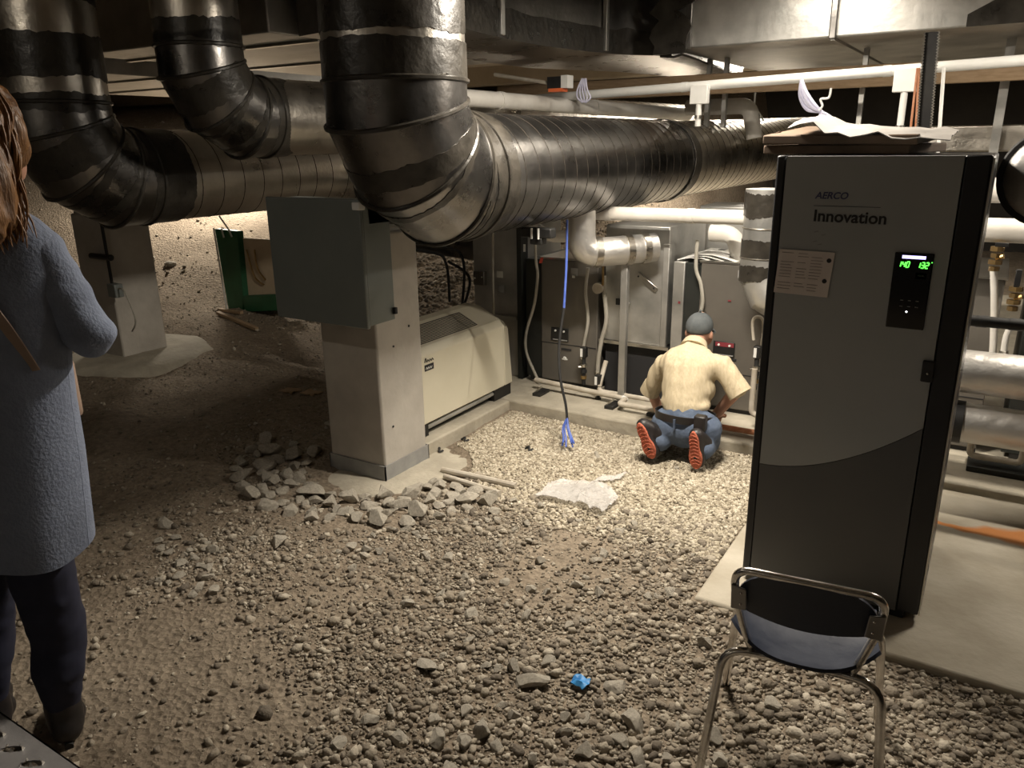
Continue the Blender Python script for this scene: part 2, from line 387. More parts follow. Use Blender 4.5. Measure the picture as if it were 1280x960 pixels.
def dn(x, y): # loose stone thins out over the trodden dirt on the left
    q = x+.35*nz(x, y, 1.7, 4)+.55*(y-1.6)
    base = 1-.93*sm(-1.35, -2.1, q); base += .8*math.exp(-((x+2.45)**2+(y-1.75)**2)/.10)
    bare = sm(.1, .35, nz(x, y, 1.9, 30)); return max(.06, min(1, base)*(1-.8*bare*sm(-.7, -1.4, x)))
pal = scatter(30000, -2.56, -.78, 2.75, 4.03, lambda: rnd.uniform(.006, .013), lambda x, y: sm(2.7, 3.05, y+.2*nz(x, y, 2, 2)))
pebbles('fine_gravel', gl, 'bed of fine pale gravel inside the concrete curb around the kneeling person', 'gravel', pal, 1)
mid = scatter(95000, -3.7, 1.2, .55, 3.1, lambda: min(.022, .0042*math.exp(abs(rnd.gauss(0, .6)))), dn)
pebbles('rough_gravel', gm, 'loose brown-grey crushed gravel covering the ground in the foreground', 'gravel', mid, 2)
big = scatter(4600, -3.2, 1.2, .6, 3.2, lambda: rnd.uniform(.010, .022), lambda x, y: .9*sm(-1.5, -.2, x-.5*(y-1.7)+.5*nz(x, y, 1.2, 8))+.35*math.exp(-((x+2.3)**2+(y-2.45)**2)/.3)+.05)
pebbles('coarse_gravel', gm, 'coarser broken stones mixed through the gravel around the blue chair', 'gravel', big, 3, 1)
lef = scatter(9000, -8, -2.2, .5, 5.5, lambda: rnd.uniform(.004, .012), lambda x, y: .5+.5*nz(x, y, 1.5, 6))
lef += [(x, y, gz(x, y)+.01, rnd.uniform(.008, .024)) for x, y in [(rnd.uniform(-14, -5), rnd.uniform(3, 12)) for _ in range(1300)]]
lef += [(x, y, gz(x, y)+.005, rnd.uniform(.012, .03)) for x, y in [(rnd.uniform(-5.5, -3.4), rnd.uniform(5, 9)) for _ in range(3500)]]
pebbles('scattered_pebbles', gm, 'small pebbles scattered over the bare dirt and the slope behind', 'gravel', lef, 4)
# individual stones -------------------------------------------------
SM = []
for k in range(10):
    v0, f0 = ico(3); mb = MB(); sx, sy, sz = random.uniform(.8,1.3), random.uniform(.6,.95), random.uniform(.42,.7)
    pl = [V((random.gauss(0,1), random.gauss(0,1), random.gauss(0,1))).normalized() for _ in range(12)]; hh = [random.uniform(.42,.74) for _ in pl]
    for q in v0:
        p = V(q)
        for nn, h_ in zip(pl, hh):
            dd = p.dot(nn)
            if dd > h_: p -= nn*(dd-h_)
        p *= 1+.09*noise.noise(V(q)*2.2+V((k*5,0,0)))
        mb.v.append(V((p.x*sx, p.y*sy, p.z*sz)))
    mb.f = [tuple(f) for f in f0]; o = mb.build('stone', stonem, None, smooth=16, origin=(0,0,0)); SM.append(o.data); bpy.data.objects.remove(o)
def stone(x, y, r, label, group=None, z=None, rot=None, sc=None, name='stone'):
    o = bpy.data.objects.new(name, random.choice(SM)); COL.objects.link(o)
    o.location = (x, y, (gz(x, y) if z is None else z)+r*.30); s = sc or (1,1,1); o.scale = (r*s[0], r*s[1], r*s[2])
    o.rotation_euler = rot or (random.uniform(-.3,.3), random.uniform(-.3,.3), random.uniform(0, 6.28)); return tag(o, label, 'stone', group)
def put(n, fn, rf, label, group, tries=4000):
    pts = []
    for _ in range(tries):
        if len(pts) >= n: break
        x, y = fn(); r = rf()
        if on_conc(x, y, .03) or any((x-a)**2+(y-b)**2 < (r+c)**2*.46 for a, b, c in pts+USED): continue
        pts.append((x, y, r)); stone(x, y, r, label, group)
    USED.extend(pts)
USED = []
def at(x, y, g=-.06): p = pz(x, y, g); return p.x, p.y
def single(xp, yp, r, label, sc=None, rot=None):
    x, y = at(xp, yp); USED.append((x, y, r)); stone(x, y, r, label, sc=sc, rot=rot)
single(664, 857, .058, 'largest buff stone slab in the foreground, left of the blue scrap', (1.25,.9,.7), (.15,-.2,.5))
single(768, 862, .045, 'flat grey stone just right of the blue scrap')
single(792, 905, .055, 'big grey stone nearest the bottom edge below the blue scrap')
single(208, 664, .055, 'lone lumpy grey rock on the bare dirt beside the person in the coat')
single(350, 688, .06, 'pale triangular stone flake left of the rubble heap', (1.3,1,.45))
single(422, 936, .032, 'small grey stone alone on the dirt at the bottom edge')
single(845, 586, .024, 'white stone on pale gravel between the soles of the kneeling person')
single(746, 569, .033, 'tan stone on the pale gravel beside the blue cable end', (1.5,.8,.6))
single(880, 806, .04, 'dark stone beside the left leg of the blue chair')
single(965, 879, .042, 'pale grey stone on the gravel under the blue chair')
single(186, 327, .05, 'left one of two rocks on the bright dirt slope')
for xp, yp, r, lb in ((186,327,.07,'pale rock on the bright dirt slope, left of the brown one'),(212,333,.06,'brown rock on the bright dirt slope'),):
    pass
fx, fy = -2.68, 2.86
def ringpt():
    a = random.uniform(-3.0, .1); r = random.uniform(.36, .74); return fx+math.cos(a)*r*1.05, fy+math.sin(a)*r*.9
put(78, ringpt, lambda: random.uniform(.04, .088), 'grey broken rock heaped around the footing of the nearer concrete column', 'rubble heaped around the column footing')
put(26, lambda: (lambda p: (p[0]+random.gauss(0,.1), p[1]+random.gauss(0,.07)))(at(*random.choice([(225,700),(250,715),(240,690),(300,690),(265,730)]))), lambda: random.uniform(.016,.04), 'brown-grey stone in the ridge of rubble near the person in the coat', 'stones in the rubble ridge on the dirt')
put(95, lambda: (random.uniform(-1.5,-.1)+.1, random.uniform(.95,1.9)), lambda: random.uniform(.022,.046), 'grey angular stone in the coarse gravel around the chair in the foreground', 'larger stones in the foreground gravel')
put(60, lambda: (random.uniform(-2.3,-.85), random.uniform(1.9,2.95)), lambda: random.uniform(.018,.038), 'tan flat stone in the gravel between the plastic film and the slab edge', 'stones across the middle of the gravel')
# ------------------------------------------------------------------ columns
def column(x0, x1, y0, y1, zb, lab, ztop=1.19, grp=None):
    t = thing('concrete_column', lab, 'column', ((x0+x1)/2, (y0+y1)/2, zb), grp)
    MB().box((x0,y0,zb), (x1,y1,ztop)).build('shaft', conc, t, bevel=.012)
    if ztop < 2: MB().box((x0+.02,y0+.02,ztop), (x1-.02,y1-.02,ztop+.015)).build('bearing_plate', galv_r, t)
    return t
c1 = column(-2.90, -2.52, 2.78, 3.13, -.13, 'pale concrete column standing in a rubble ring beside the cream unit')
mb = MB()
for a, b in (((-2.905,2.775),(-2.515,2.775)), ((-2.515,2.775),(-2.515,3.135)), ((-2.515,3.135),(-2.905,3.135)), ((-2.905,3.135),(-2.905,2.775))):
    mb.box((min(a[0],b[0])-.003, min(a[1],b[1])-.003, -.09), (max(a[0],b[0])+.003, max(a[1],b[1])+.003, .005))
mb.build('tape_wrap', tape, c1)
mb = MB(); mb.box((-2.912,2.768,-.108), (-2.508,3.142,-.090)); mb.build('base_bead', curbm, c1, bevel=.004)
for p in ((-2.518,2.9,.62),(-2.518,3.03,.7),(-2.518,2.86,.2)): MB().tube([V(p), V(p)+V((.003,0,0))], .006, 8).build('form_hole', inkd, c1)
def footing(cx, cy, r, z0, z1, lab):
    mb = MB(); n = 48; prof = [(0, z1+.012), (.55, z1+.01), (.86, z1), (.97, z1-.02), (1.04, z1-.07), (1.1, z0)]; vs = []; fs = []
    for q, z in prof:
        for k in range(n):
            a = 2*PI*k/n; w = 1+.10*nz(math.cos(a)*1.3, math.sin(a)*1.3, 1.2, cx); w += .05*nz(math.cos(a)*4, math.sin(a)*4, 1, 3)
            vs.append((cx+math.cos(a)*r*q*w, cy+math.sin(a)*r*q*w, z+.006*nz(math.cos(a)*q*3, math.sin(a)*q*3, 2)))
    for i in range(len(prof)-1):
        for k in range(n): fs.append((i*n+k, i*n+(k+1) % n, (i+1)*n+(k+1) % n, (i+1)*n+k))
    mb.add(vs, fs); return tag(mb.build('column_footing', curbm, None, smooth=50), lab, 'footing')
footing(-2.60, 2.97, .42, -.25, -.085, 'rough concrete footing pad under the nearer column')
c2 = column(-6.02, -5.62, 3.32, 3.70, -.02, 'shaded concrete column behind the person in the coat', 1.13)
footing(-5.82, 3.5, .62, -.3, .04, 'round concrete footing under the far left column')
b0 = py(150,362,3.32)
t = thing('junction_box', 'small grey junction box on the far left column', 'electrical box', (b0.x,3.32,b0.z-.05))
MB().box((b0.x-.05,3.25,b0.z-.05), (b0.x+.05,3.318,b0.z+.05)).build('box_body', boxg, t, bevel=.006)
MB().tube([(b0.x-.04,3.29,b0.z+.05), (b0.x-.05,3.29,1.9)], .012, 10).build('conduit', black, t)
MB().tube(smoothpath([(b0.x+.05,3.28,b0.z+.02),(b0.x+.14,3.27,b0.z),(b0.x+.2,3.28,b0.z-.2),(b0.x+.12,3.29,b0.z-.3)]), .006, 8).build('cable', conduit, t)
b1 = py(140,322,3.3)
mb = MB(); mb.tube([(b1.x-.25,3.29,b1.z), (b1.x,3.29,b1.z)], .022, 12); mb.ball((b1.x,3.29,b1.z), .024); tag(mb.build('pipe_stub', black), 'short black pipe end crossing the far left column', 'pipe')
# ------------------------------------------------------------------ round ducts
def ringband(path, r, m, name, parent, ragged=.02, seg=128, seed=0):
    # sealant band with ragged edges following the pipe
    P = [V(p) for p in path]; L = [0]
    for i in range(len(P)-1): L.append(L[-1]+(P[i+1]-P[i]).length)
    F = frames(P); d0 = F[0][1]; vs = []; n = len(P)
    for i, (c, d, T, u, w) in enumerate(F):
        for k in range(seg):
            a = 2*PI*k/seg; p = u*math.cos(a)*r+w*math.sin(a)*r; p = p-d*(p.dot(T)/d.dot(T)); q = c+p
            if i in (0, n-1):
                e_ = seed+i*3.1; q += d*ragged*(1.6*noise.noise(V((math.cos(a)*1.2, math.sin(a)*1.2, e_)))+.9*noise.noise(V((math.cos(a)*7, math.sin(a)*7, e_)))+.5*noise.noise(V((math.cos(a)*19, math.sin(a)*19, e_))))
            vs.append(q)
    for i in (n-1, 0):       # roll the edges back onto the pipe
        c, d, T, u, w = F[i]
        for k in range(seg):
            q = vs[i*seg+k]; cc = c+d*(q-c).dot(d); vs.append(q+(cc-q).normalized()*.006)
    fs = []
    order = [n+1]+list(range(n))+[n]
    for a, b in zip(order[:-1], order[1:]):
        for k in range(seg): k2 = (k+1) % seg; fs.append((a*seg+k, a*seg+k2, b*seg+k2, b*seg+k))
    mb = MB(); mb.add(vs, fs); return mb.build(name, m, parent, smooth=60)
def helix(p0, p1, r, pitch, rr, name, m, parent, seed=0):
    p0, p1 = V(p0), V(p1); d = (p1-p0); L = d.length; d.normalize(); u = d.orthogonal().normalized(); w = d.cross(u); pts = []
    n = int(L/pitch*36)
    for i in range(n+1):
        a = 2*PI*i/36; pts.append(p0+d*(L*i/n)+(u*math.cos(a)+w*math.sin(a))*r)
    return MB().tube(pts, rr, 5).build(name, m, parent)
def gored(Xc, Yv, Zh, r, ztop, Yend, Rb, lab, body, dark_to, seal_bands, pitch, rh=None, yaw=0, drop=None, ngore=3):
    t = thing('round_duct', lab, 'duct', (Xc, Yv, Zh-r))
    zc = Zh+Rb; yc = Yv+Rb
    pts = [V((Xc, yc-Rb*math.cos(a), zc-Rb*math.sin(a))) for a in [PI/2*i/ngore for i in range(ngore+1)]]
    # gore vertices sit on the tangent polygon
    k = Rb*math.tan(PI/4/ngore)
    vert = []
    for i in range(ngore): 
        a = PI/2*(i+.5)/ngore; R2 = Rb/math.cos(PI/4/ngore); vert.append(V((Xc, yc-R2*math.cos(a), zc-R2*math.sin(a))))
    start = V((Xc, Yv, ztop)); MB().tube([start, V((Xc, Yv, zc+.02))], r, 64, False).build('riser', galv, t)
    MB().tube([V((Xc, Yv, zc+.02))]+vert+[V((Xc, yc+.03, Zh))], r*1.012, 64, False).build('elbow', galv_d, t, smooth=15)
    allp = [V((Xc, Yv, zc+.02))]+vert+[V((Xc, yc+.03, Zh))]
    for i, (c, d, T, u, w) in enumerate(frames(allp)):
        ring = []
        for q in range(65):
            a = 2*PI*q/64; p = (u*math.cos(a)+w*math.sin(a))*r*1.02; p = p-d*(p.dot(T)/d.dot(T)); ring.append(c+p)
        MB().tube(ring, .010, 6, False).build('elbow_bead', seal, t)
    return t, zc, yc, allp, vert
def bandat(p0, p1, r, t, seed, rag=.010): return ringband([V(p0).lerp(V(p1), i/4) for i in range(5)], r, seal, 'sealant_band', t, rag, seed=seed)
def elband(allp, i, f0, f1, r, t, seed):
    a, b = allp[i], allp[i+1]; return ringband([a.lerp(b, f0), a.lerp(b, (f0+f1)/2), a.lerp(b, f1)], r*1.022, seal, 'sealant_band', t, .010, seed=seed)
# main duct
R1 = .280; X1 = -2.125
t, zc, yc, allp, vert = gored(X1, 2.56, 1.455, R1, 2.945, 5.2, .36, 'large round duct bending down then running away over the gravel', galv_d, 0, 0, .2)
YE = 5.45
MB().tube([V((X1,yc,1.455)), V((X1,YE,1.455))], R1*.985, 64, False).build('barrel', galv_d, t)
helix((X1,yc+.05,1.455), (X1,YE,1.455), R1*.985, .125, .0026, 'spiral_seam', seam, t)
bandat((X1,2.56,2.16), (X1,2.56,2.0), R1*1.012, t, 1); bandat((X1,2.56,1.97), (X1,2.56,1.84), R1*1.022, t, 2)
elband(allp, 1, .55, .98, R1, t, 4); elband(allp, 2, .0, .22, R1, t, 5); elband(allp, 3, .0, .2, R1, t, 51)
bandat((X1,yc-.05,1.455), (X1,yc+.13,1.455), R1*1.02, t, 6, .012)
bandat((X1,YE-.05,1.455), (X1,YE+.06,1.455), R1*1.02, t, 7)
e2 = V((X1+.42,8.6,1.53)); s2 = V((X1,YE,1.455))
R2_ = R1*.955
MB().tube([s2, e2], R2_, 64, True).build('barrel', galv, t)
helix(s2, e2, R2_, .10, .0026, 'spiral_seam', seam, t)

# hanger straps along the far end
hp = s2.lerp(e2, .5)
mb = MB(); mb.tube([hp+V((0,0,R2_)), hp+V((0,0,.55))], .008, 8); mb.tube(smoothpath([hp+V((-.1,0,R2_-.03)), hp+V((0,0,R2_+.08)), hp+V((.1,0,R2_-.03))]), .007, 8); mb.build('hanger_wire', whitep, t)
# support clip under the duct
cp = py(783,262,3.62)
t2 = thing('beam_clamp', 'black clamp under the large duct with two pale rods', 'clamp', (X1+.12,3.52,1.10))
ck = V((X1+.10,3.52,1.455-R1))
mb = MB(); mb.box(ck+V((-.09,-.03,-.05)), ck+V((.09,.03,.0))); mb.box(ck+V((-.035,-.03,-.085)), ck+V((.035,.03,-.05))); mb.build('clamp_body', black, t2, bevel=.006)
for dx in (-.02,.02): MB().tube([ck+V((dx,-.035,-.055)), ck+V((dx,-.035,.0))], .006, 8).build('rod', whitep, t2)
# left pair
XL = -4.18; RL = .258; YL = 2.33
t, zc, yc, allp, vert = gored(XL, YL, 1.44, RL, 2.945, 5, .36, 'lower left round duct with elbow beside the person in the coat', galv_r, 0, 0, .2)
MB().tube([V((XL,yc,1.44)), V((XL,7.4,1.44))], RL*.985, 64, True).build('barrel', galv, t)
helix((XL,yc+.1,1.44), (XL,7.4,1.44), RL*.985, .15, .0026, 'spiral_seam', seam, t)
for a, b, sd in ((2.90,2.62,11), (2.47,2.27,12), (2.13,1.93,13), (1.86,1.78,14)): bandat((XL,YL,a), (XL,YL,b), RL*1.014, t, sd, .012)
elband(allp, 1, .0, .85, RL, t, 15); elband(allp, 2, .0, .2, RL, t, 16); elband(allp, 2, .75, .99, RL, t, 17); bandat((XL,yc-.02,1.44), (XL,yc+.22,1.44), RL*1.016, t, 18, .01)
XM = -3.46; RM = .202; YMM = 2.69
t, zc, yc, allp, vert = gored(XM, YMM, 1.745, RM, 2.945, 5, .30, 'upper left round duct with elbow crossing above the lower left duct', galv_r, 0, 0, .2)
MB().tube([V((XM,yc,1.745)), V((XM+.5,8.2,1.745))], RM*.985, 64, True).build('barrel', galv, t)
helix((XM,yc+.1,1.745), (XM+.5,8.2,1.745), RM*.985, .15, .0026, 'spiral_seam', seam, t)
for a, b, sd in ((2.40,2.29,21), (2.18,2.09,22), (2.12,2.06,23)): bandat((XM,YMM,a), (XM,YMM,b), RM*1.014, t, sd, .012)
elband(allp, 1, .0, .85, RM, t, 25); elband(allp, 2, .0, .2, RM, t, 26); elband(allp, 2, .78, .99, RM, t, 27); bandat((XM,yc-.02,1.745), (XM,yc+.16,1.745), RM*1.016, t, 28, .01)
# branch drop at the far end of the main duct
q = py(953,300,4.25); xb = q.x; rb = .105
t = thing('branch_duct', 'dark metal branch duct dropping beside the left edge of the boiler', 'duct', (xb,4.25,.8))
zt = py(953,236,4.25).z; zb = py(960,345,4.25).z
MB().tube([V((xb,4.25,zt)), V((xb,4.25,zb)), V((xb+.05,4.25,zb-.10)), V((xb+.16,4.25,zb-.15)), V((xb+.34,4.25,zb-.15))], rb, 40, True).build('duct_body', galv_r, t, smooth=20)
for a, b, sd in ((zt-.02,zt-.14,31), (zt-.26,zt-.36,32), (zb+.06,zb-.02,33)): ringband([(xb,4.25,a),(xb,4.25,(a+b)/2),(xb,4.25,b)], rb*1.03, seal, 'sealant_band', t, .01, seed=sd)
for z_ in (zt-.2, zb+.1): MB().tube([(xb+rb*1.02*math.cos(2*PI*k/32), 4.25+rb*1.02*math.sin(2*PI*k/32), z_) for k in range(33)], .004, 6, False).build('joint_bead', galv, t)
# ------------------------------------------------------------------ rectangular ducts overhead
t = thing('rectangular_duct', 'wide galvanised rectangular duct across the top right', 'duct', (-1,5.1,2.15))
mb = MB(); mb.box((-1.95,5.1,2.15), (1.6,8.0,2.75)); mb.build('casing', galv_r, t, bevel=.01)
for x in (-1.83, -.97, -.02, .9): MB().box((x-.02,5.07,2.14), (x+.02,5.1,2.76)).build('seam_rib', galv_d, t, bevel=.006)
for x in (-.97, .4): MB().box((x-.012,5.1,2.135), (x+.012,8.0,2.15)).build('underside_rib', galv_r, t)
mb = MB(); grid = [[(-2.05+.09*nz(j*.3, i, 3)+(.06 if j > 6 else 0)+i*.11, 5.045+.02*nz(i, j, 2), 2.12+j*.05) for i in range(3)] for j in range(13)]; mb.sheet(grid, .02); mb.build('sealant_band', seal, t, smooth=60)
mb = MB(); grid = [[(-2.02+i*.07+.05*nz(j, i, 1.3)-.018*j, 5.1+j*.22, 2.125-.012*(i % 2)) for i in range(3)] for j in range(14)]; mb.sheet(grid, .015); mb.build('sealant_band', seal, t, smooth=60)
mb = MB(); grid = [[(-.30+i*.07, 5.075, 2.15+j*(.02+.012*max(0, 4-abs(i-4)))) for i in range(8)] for j in range(4)]; mb.sheet(grid, .012); mb.build('sealant_patch', seal, t, smooth=60)
t = thing('duct_elbow', 'dark curved sheet metal duct bend overhead, left of the wide duct', 'duct', (-2.8,5,2.15))
curve = smoothpath([(-2.30,3.0,2.15),(-2.42,3.6,2.15),(-2.44,4.3,2.15),(-2.3,5.0,2.15),(-2.05,5.35,2.15)], 6)
top = V((0,0,.62))
outer = [(-2.2,7.6,2.15),(-2.7,7.4,2.15),(-2.9,6.4,2.15),(-3.3,5.6,2.15),(-3.3,3.2,2.15)]
MB().prism([*curve, *[V(p) for p in outer]], top).build('casing', galv_d, t, smooth=30)
low = [p+V((.012,-.006,0)) for p in curve]
mb = MB(); grid = [[p+V((.004,-.002,-.012+.0*j))+V((0,0,j*(.05+.012*nz(i, 0, .6)))) for i, p in enumerate(low)] for j in range(4)]; mb.sheet(grid, .012); mb.build('sealant_band', seal, t, smooth=60)
for i in (8, 17): p = curve[i]; MB().box(p+V((-.0,-.02,.0)), p+V((.03,.02,.62))).build('seam_rib', galv_r, t, bevel=.005)
t = thing('rectangular_duct', 'bright galvanised rectangular duct overhead between the two left risers and the big riser', 'duct', (-4.2,4,2.2))
MB().box((-5.1,3.05,2.16), (-3.36,5.2,2.62)).build('casing', galv_r, t, bevel=.008)
for y in (3.4, 4.3): MB().box((-5.12,y-.02,2.145), (-3.34,y+.02,2.16)).build('seam_rib', steel, t, bevel=.004)
t = thing('rectangular_duct', 'pale rectangular duct seen between the two left risers', 'duct', (-6.4,4,2.1))
MB().box((-7.6,3.4,2.1), (-5.5,5.6,2.5)).build('casing', galv_r, t, bevel=.008)
for y in (3.9, 4.6): MB().box((-7.62,y-.015,2.085), (-5.48,y+.015,2.1)).build('seam_rib', steel, t)
t = thing('rectangular_duct', 'added unseen light-blocking box behind the viewer', 'duct', (-1,-.9,1.95))  # added blocker, shades the upper boiler front from the fill light
MB().box((-4.5,-.72,1.87), (2.5,-.5,2.6)).build('casing', galv_r, t, bevel=.008)
# pale sloping duct behind the left pair
mb = MB(); mb.prism([(-6.6,4.6,1.35),(-5.2,4.6,1.35),(-4.9,5.4,1.15),(-6.6,5.4,1.15)], (0,0,.4)); tag(mb.build('sloping_duct', galv_r, None, bevel=.01), 'pale sloping sheet metal duct behind the left elbows', 'duct')
# ------------------------------------------------------------------ electrical enclosure on the column
t = thing('electrical_enclosure', 'large grey electrical enclosure mounted on the nearer concrete column', 'electrical box', (-2.75,2.5,.8))
bx1 = -2.385; by0 = 2.575; by1 = 2.775; bz0 = .79; bz1 = 1.36; bx0 = -2.97
MB().box((bx0,by0+.022,bz0+.01), (bx1,by1,bz1)).build('body', boxg, t, bevel=.004)
MB().box((bx0-.005,by0,bz0), (bx1+.005,by0+.02,bz1+.01)).build('door', boxg, t, bevel=.006)
MB().box((bx1-.03,by0-.012,bz1-.035), (bx1+.012,by0+.03,bz1)).build('latch', whitep, t, bevel=.004)
MB().box((bx1-.002,by0+.06,bz1-.10), (bx1+.0,by1,bz1+.05)).build('mounting_lug', galv_r, t)
MB().box((bx1+.002,by1-.02,bz0+.04), (bx1+.02,by1-.005,bz0+.07)).build('bolt', inkd, t)
# ------------------------------------------------------------------ cream fan unit
t = thing('fan_coil_unit', 'cream floor-standing fan coil unit with top grille behind the column', 'heater', (-2.8,3.7,0))
ya, yb = 3.17, 4.17; xa = -2.60
prof = [(xa,.075),(xa,.475),(xa-.035,.515),(xa-.215,.60),(xa-.30,.60),(xa-.30,.075)]
mb = MB(); mb.prism([(x,ya,z) for x, z in prof], (0,yb-ya-.10,0)); mb.build('cabinet', cream, t, bevel=.006, smooth=12)
mb = MB(); mb.prism([(x,yb-.098,z) for x, z in prof], (0,.098,0))
for i in (1, 2, 3, 4): 
    for j in (6+i,): mb.v[j] += V((-.03, 0, -.035)) 
mb.build('end_panel', cream, t, bevel=.006, smooth=12)
sl = V((-.18,0,.085)).normalized(); nr_ = V((.085,0,.18)).normalized(); g0 = V((xa-.055,0,.525))
mb = MB(); 
for k in range(12):
    c = g0+sl*(.012*k+.004); mb.box((c.x-.0022,ya+.03,c.z-.001), (c.x+.0022,yb-.33,c.z+.0035))
mb.build('grille_slats', cream, t)['kind'] = 'stuff'
mb = MB(); a = g0+sl*-.004+nr_*.001; b = g0+sl*.148+nr_*.001; mb.prism([(a.x,ya+.02,a.z),(a.x,yb-.32,a.z),(b.x,yb-.32,b.z),(b.x,ya+.02,b.z)], nr_*.0015); mb.build('grille_recess', slate, t)
MB().box((xa-.29,ya+.01,.0), (xa-.05,yb-.01,.075)).build('plinth', black, t)
MB().box((xa-.03,ya+.05,.0), (xa-.005,ya+.09,.08)).build('leg', black, t); MB().box((xa-.06,yb-.22,.0), (xa-.004,yb-.02,.08)).build('plinth_box', black, t)
MB().tube([(xa-.02,ya+.07,.045), (xa-.02,yb-.2,.05)], .014, 10).build('drain_pipe', galv_r, t)
RX = lambda p: Matrix.Translation(V(p)) @ Matrix.Rotation(PI/2, 4, 'Z') @ Matrix.Rotation(PI/2, 4, 'X')
MB().tube(smoothpath([(xa+.003,ya+.075+.01*k,.436+(.012 if k % 2 else 0)+(.012 if k == 1 else 0)) for k in range(9)], 4), .0022, 5).build('script_mark', inkd, t); MB().box((xa,ya+.075,.385), (xa+.003,ya+.155,.42)).build('nameplate', inkd, t)
MB().tube(smoothpath([(xa+.0045,ya+.082+.008*k,.395+.012*(k % 2)) for k in range(8)], 3), .002, 5).build('plate_mark', whitep, t)
# ------------------------------------------------------------------ boiler
t = thing('boiler', 'tall grey boiler cabinet with a lit control display on the slab', 'boiler', (-.34,3.05,0))
x0, x1, yf, zb_, ztp = -.655, -.035, 2.72, -.005, 1.545
MB().box((x0,yf+.03,zb_), (x1,3.40,ztp-.005)).build('body', boil_b, t, bevel=.008)
MB().box((x0,yf+.004,zb_), (x0+.03,yf+.05,ztp)).build('corner_post', boil_b, t, bevel=.006); MB().box((x1-.077,yf+.004,zb_), (x1-.006,yf+.05,ztp)).build('corner_post', boil_b, t, bevel=.006)
MB().box((x1-.005,yf+.006,zb_), (x1,yf+.05,ztp-.01)).build('edge_trim', steel, t)
px0, px1 = x0+.032, x1-.078
arcp = [(px0,yf,ztp-.002)]
la = py(965,590,yf).z
for i in range(15): 
    f = i/14; arcp.append((px0+(px1-px0)*f, yf, la+.025+ (.66-la)*f**1.9))
arcp += [(px1,yf,.80-.01)]
arcp = [arcp[0]]+arcp[1:]
MB().prism([(px0,yf,ztp-.002)]+arcp[1:-1]+[(px1,yf,ztp-.002)], (0,.04,0)).build('arched_panel', boil, t)
low = [(px0,yf+.001,zb_)]+[(a[0], yf+.001, a[2]-.003) for a in arcp[1:-1]]+[(px1,yf+.001,zb_)]
MB().prism(low, (0,.038,0)).build('lower_panel', boil_d, t)
for fx_, fy_ in ((x0+.04,yf+.04),(x1-.14,yf+.02),(x0+.04,3.3),(x1-.1,3.3)): MB().box((fx_-.03,fy_,-.04), (fx_+.09,fy_+.06,-.005)).build('foot', black, t, bevel=.004)
# control display
c = [py(*p, yf) for p in ((1119,315),(1168,317),(1155,412),(1107,409))]
cx0 = (c[0].x+c[3].x)/2; cx1 = (c[1].x+c[2].x)/2; cz1 = (c[0].z+c[1].z)/2; cz0 = (c[2].z+c[3].z)/2
dp = MB().box((cx0,yf-.006,cz0), (cx1,yf+.002,cz1)).build('display', screen, t, bevel=.003)
w = cx1-cx0; h = cz1-cz0; S = lambda u, v_: V((cx0+w*u, yf-.0075, cz1-h*v_))
MB().box(S(.2,.035), S(.80,.075)+V((0,.001,0))).build('status_bar', violet, dp)
SEG = {'1':'bc','4':'fgbc','0':'abcdef','3':'abgcd','2':'abged'}
def seg7(s, u, v_, cw=.105, chh=.072):
    mb = MB()
    for ch in s:
        p = lambda a, b: S(u+cw*a+.05*(1-b)*.5, v_+chh*b)
        L_ = {'a':((.1,0),(.75,0)),'g':((.1,.5),(.75,.5)),'d':((.1,1),(.75,1)),'f':((.1,.06),(.1,.46)),'b':((.75,.06),(.75,.46)),'e':((.1,.54),(.1,.94)),'c':((.75,.54),(.75,.94))}
        for k in SEG[ch]: (a, b), (c_, d) = L_[k]; mb.tube([p(a,b), p(c_,d)], .0019, 6)
        u += cw
    return mb
seg7('140', .10, .115).build('temperature_digits', greenl, dp); seg7('132', .59, .115).build('temperature_digits', greenl, dp)
MB().ball(S(.97,.11), .0018).build('degree_mark', greenl, dp)
MB().box(S(.60,.25), S(.88,.33)).build('button_label', tape, dp)
MB().tube([S(.66,.29)+V((0,-.001,0)), S(.70,.28)+V((0,-.001,0)), S(.74,.295)+V((0,-.001,0)), S(.78,.28)+V((0,-.001,0)), S(.83,.295)+V((0,-.001,0))], .0018, 5).build('button_mark', inkd, dp)
for u, v_ in ((.3,.62),(.5,.62),(.7,.62),(.3,.70),(.5,.70),(.7,.70)): MB().tube([S(u,v_), S(u,v_)+V((.008,0,0))], .0012, 5).build('button_mark', tape, dp)
MB().ball(S(.5,.77), .003).build('indicator_light', whitel, dp)
k0 = py(1160,464,yf)
ks = MB().box(k0+V((-.018,-.012,-.035)), k0+V((.018,.004,.035))).build('latch', inkd, t, bevel=.004); MB().ball(k0+V((.0,-.014,-.005)), .004).build('keyhole', steel, ks)
tp = py(1019,248,yf); txt('AERCO', .030, inkb, t, wallM((tp.x,yf-.001,tp.z)), shear=.2)
tp = py(1016,276,yf); txt('Innovation', .052, inkd, t, wallM((tp.x,yf-.001,tp.z), .01))
lz = py(1040,258,yf).z; MB().box((px0+.10,yf-.001,lz), (px0+.30,yf,lz+.0015)).build('logo_rule', inkd, t)
for p in ((1018,290),(1027,294),(1016,302),(1022,306)): a = py(*p, yf-.002); MB().tube([a, a+V((.012,0,.003))], .0013, 5).build('tape_scrap', tape, t)
pc = [py(*p, yf-.004) for p in ((975,311),(1044,316),(1034,372),(967,365))]
pp = MB().prism(pc, (0,-.001,0)).build('notice_sheet', paper); tag(pp, 'creased paper notice taped across the upper left edge of the boiler', 'paper')
Q = lambda u, v_: (pc[0].lerp(pc[1], u)).lerp(pc[3].lerp(pc[2], u), v_)+V((0,-.0018,0))
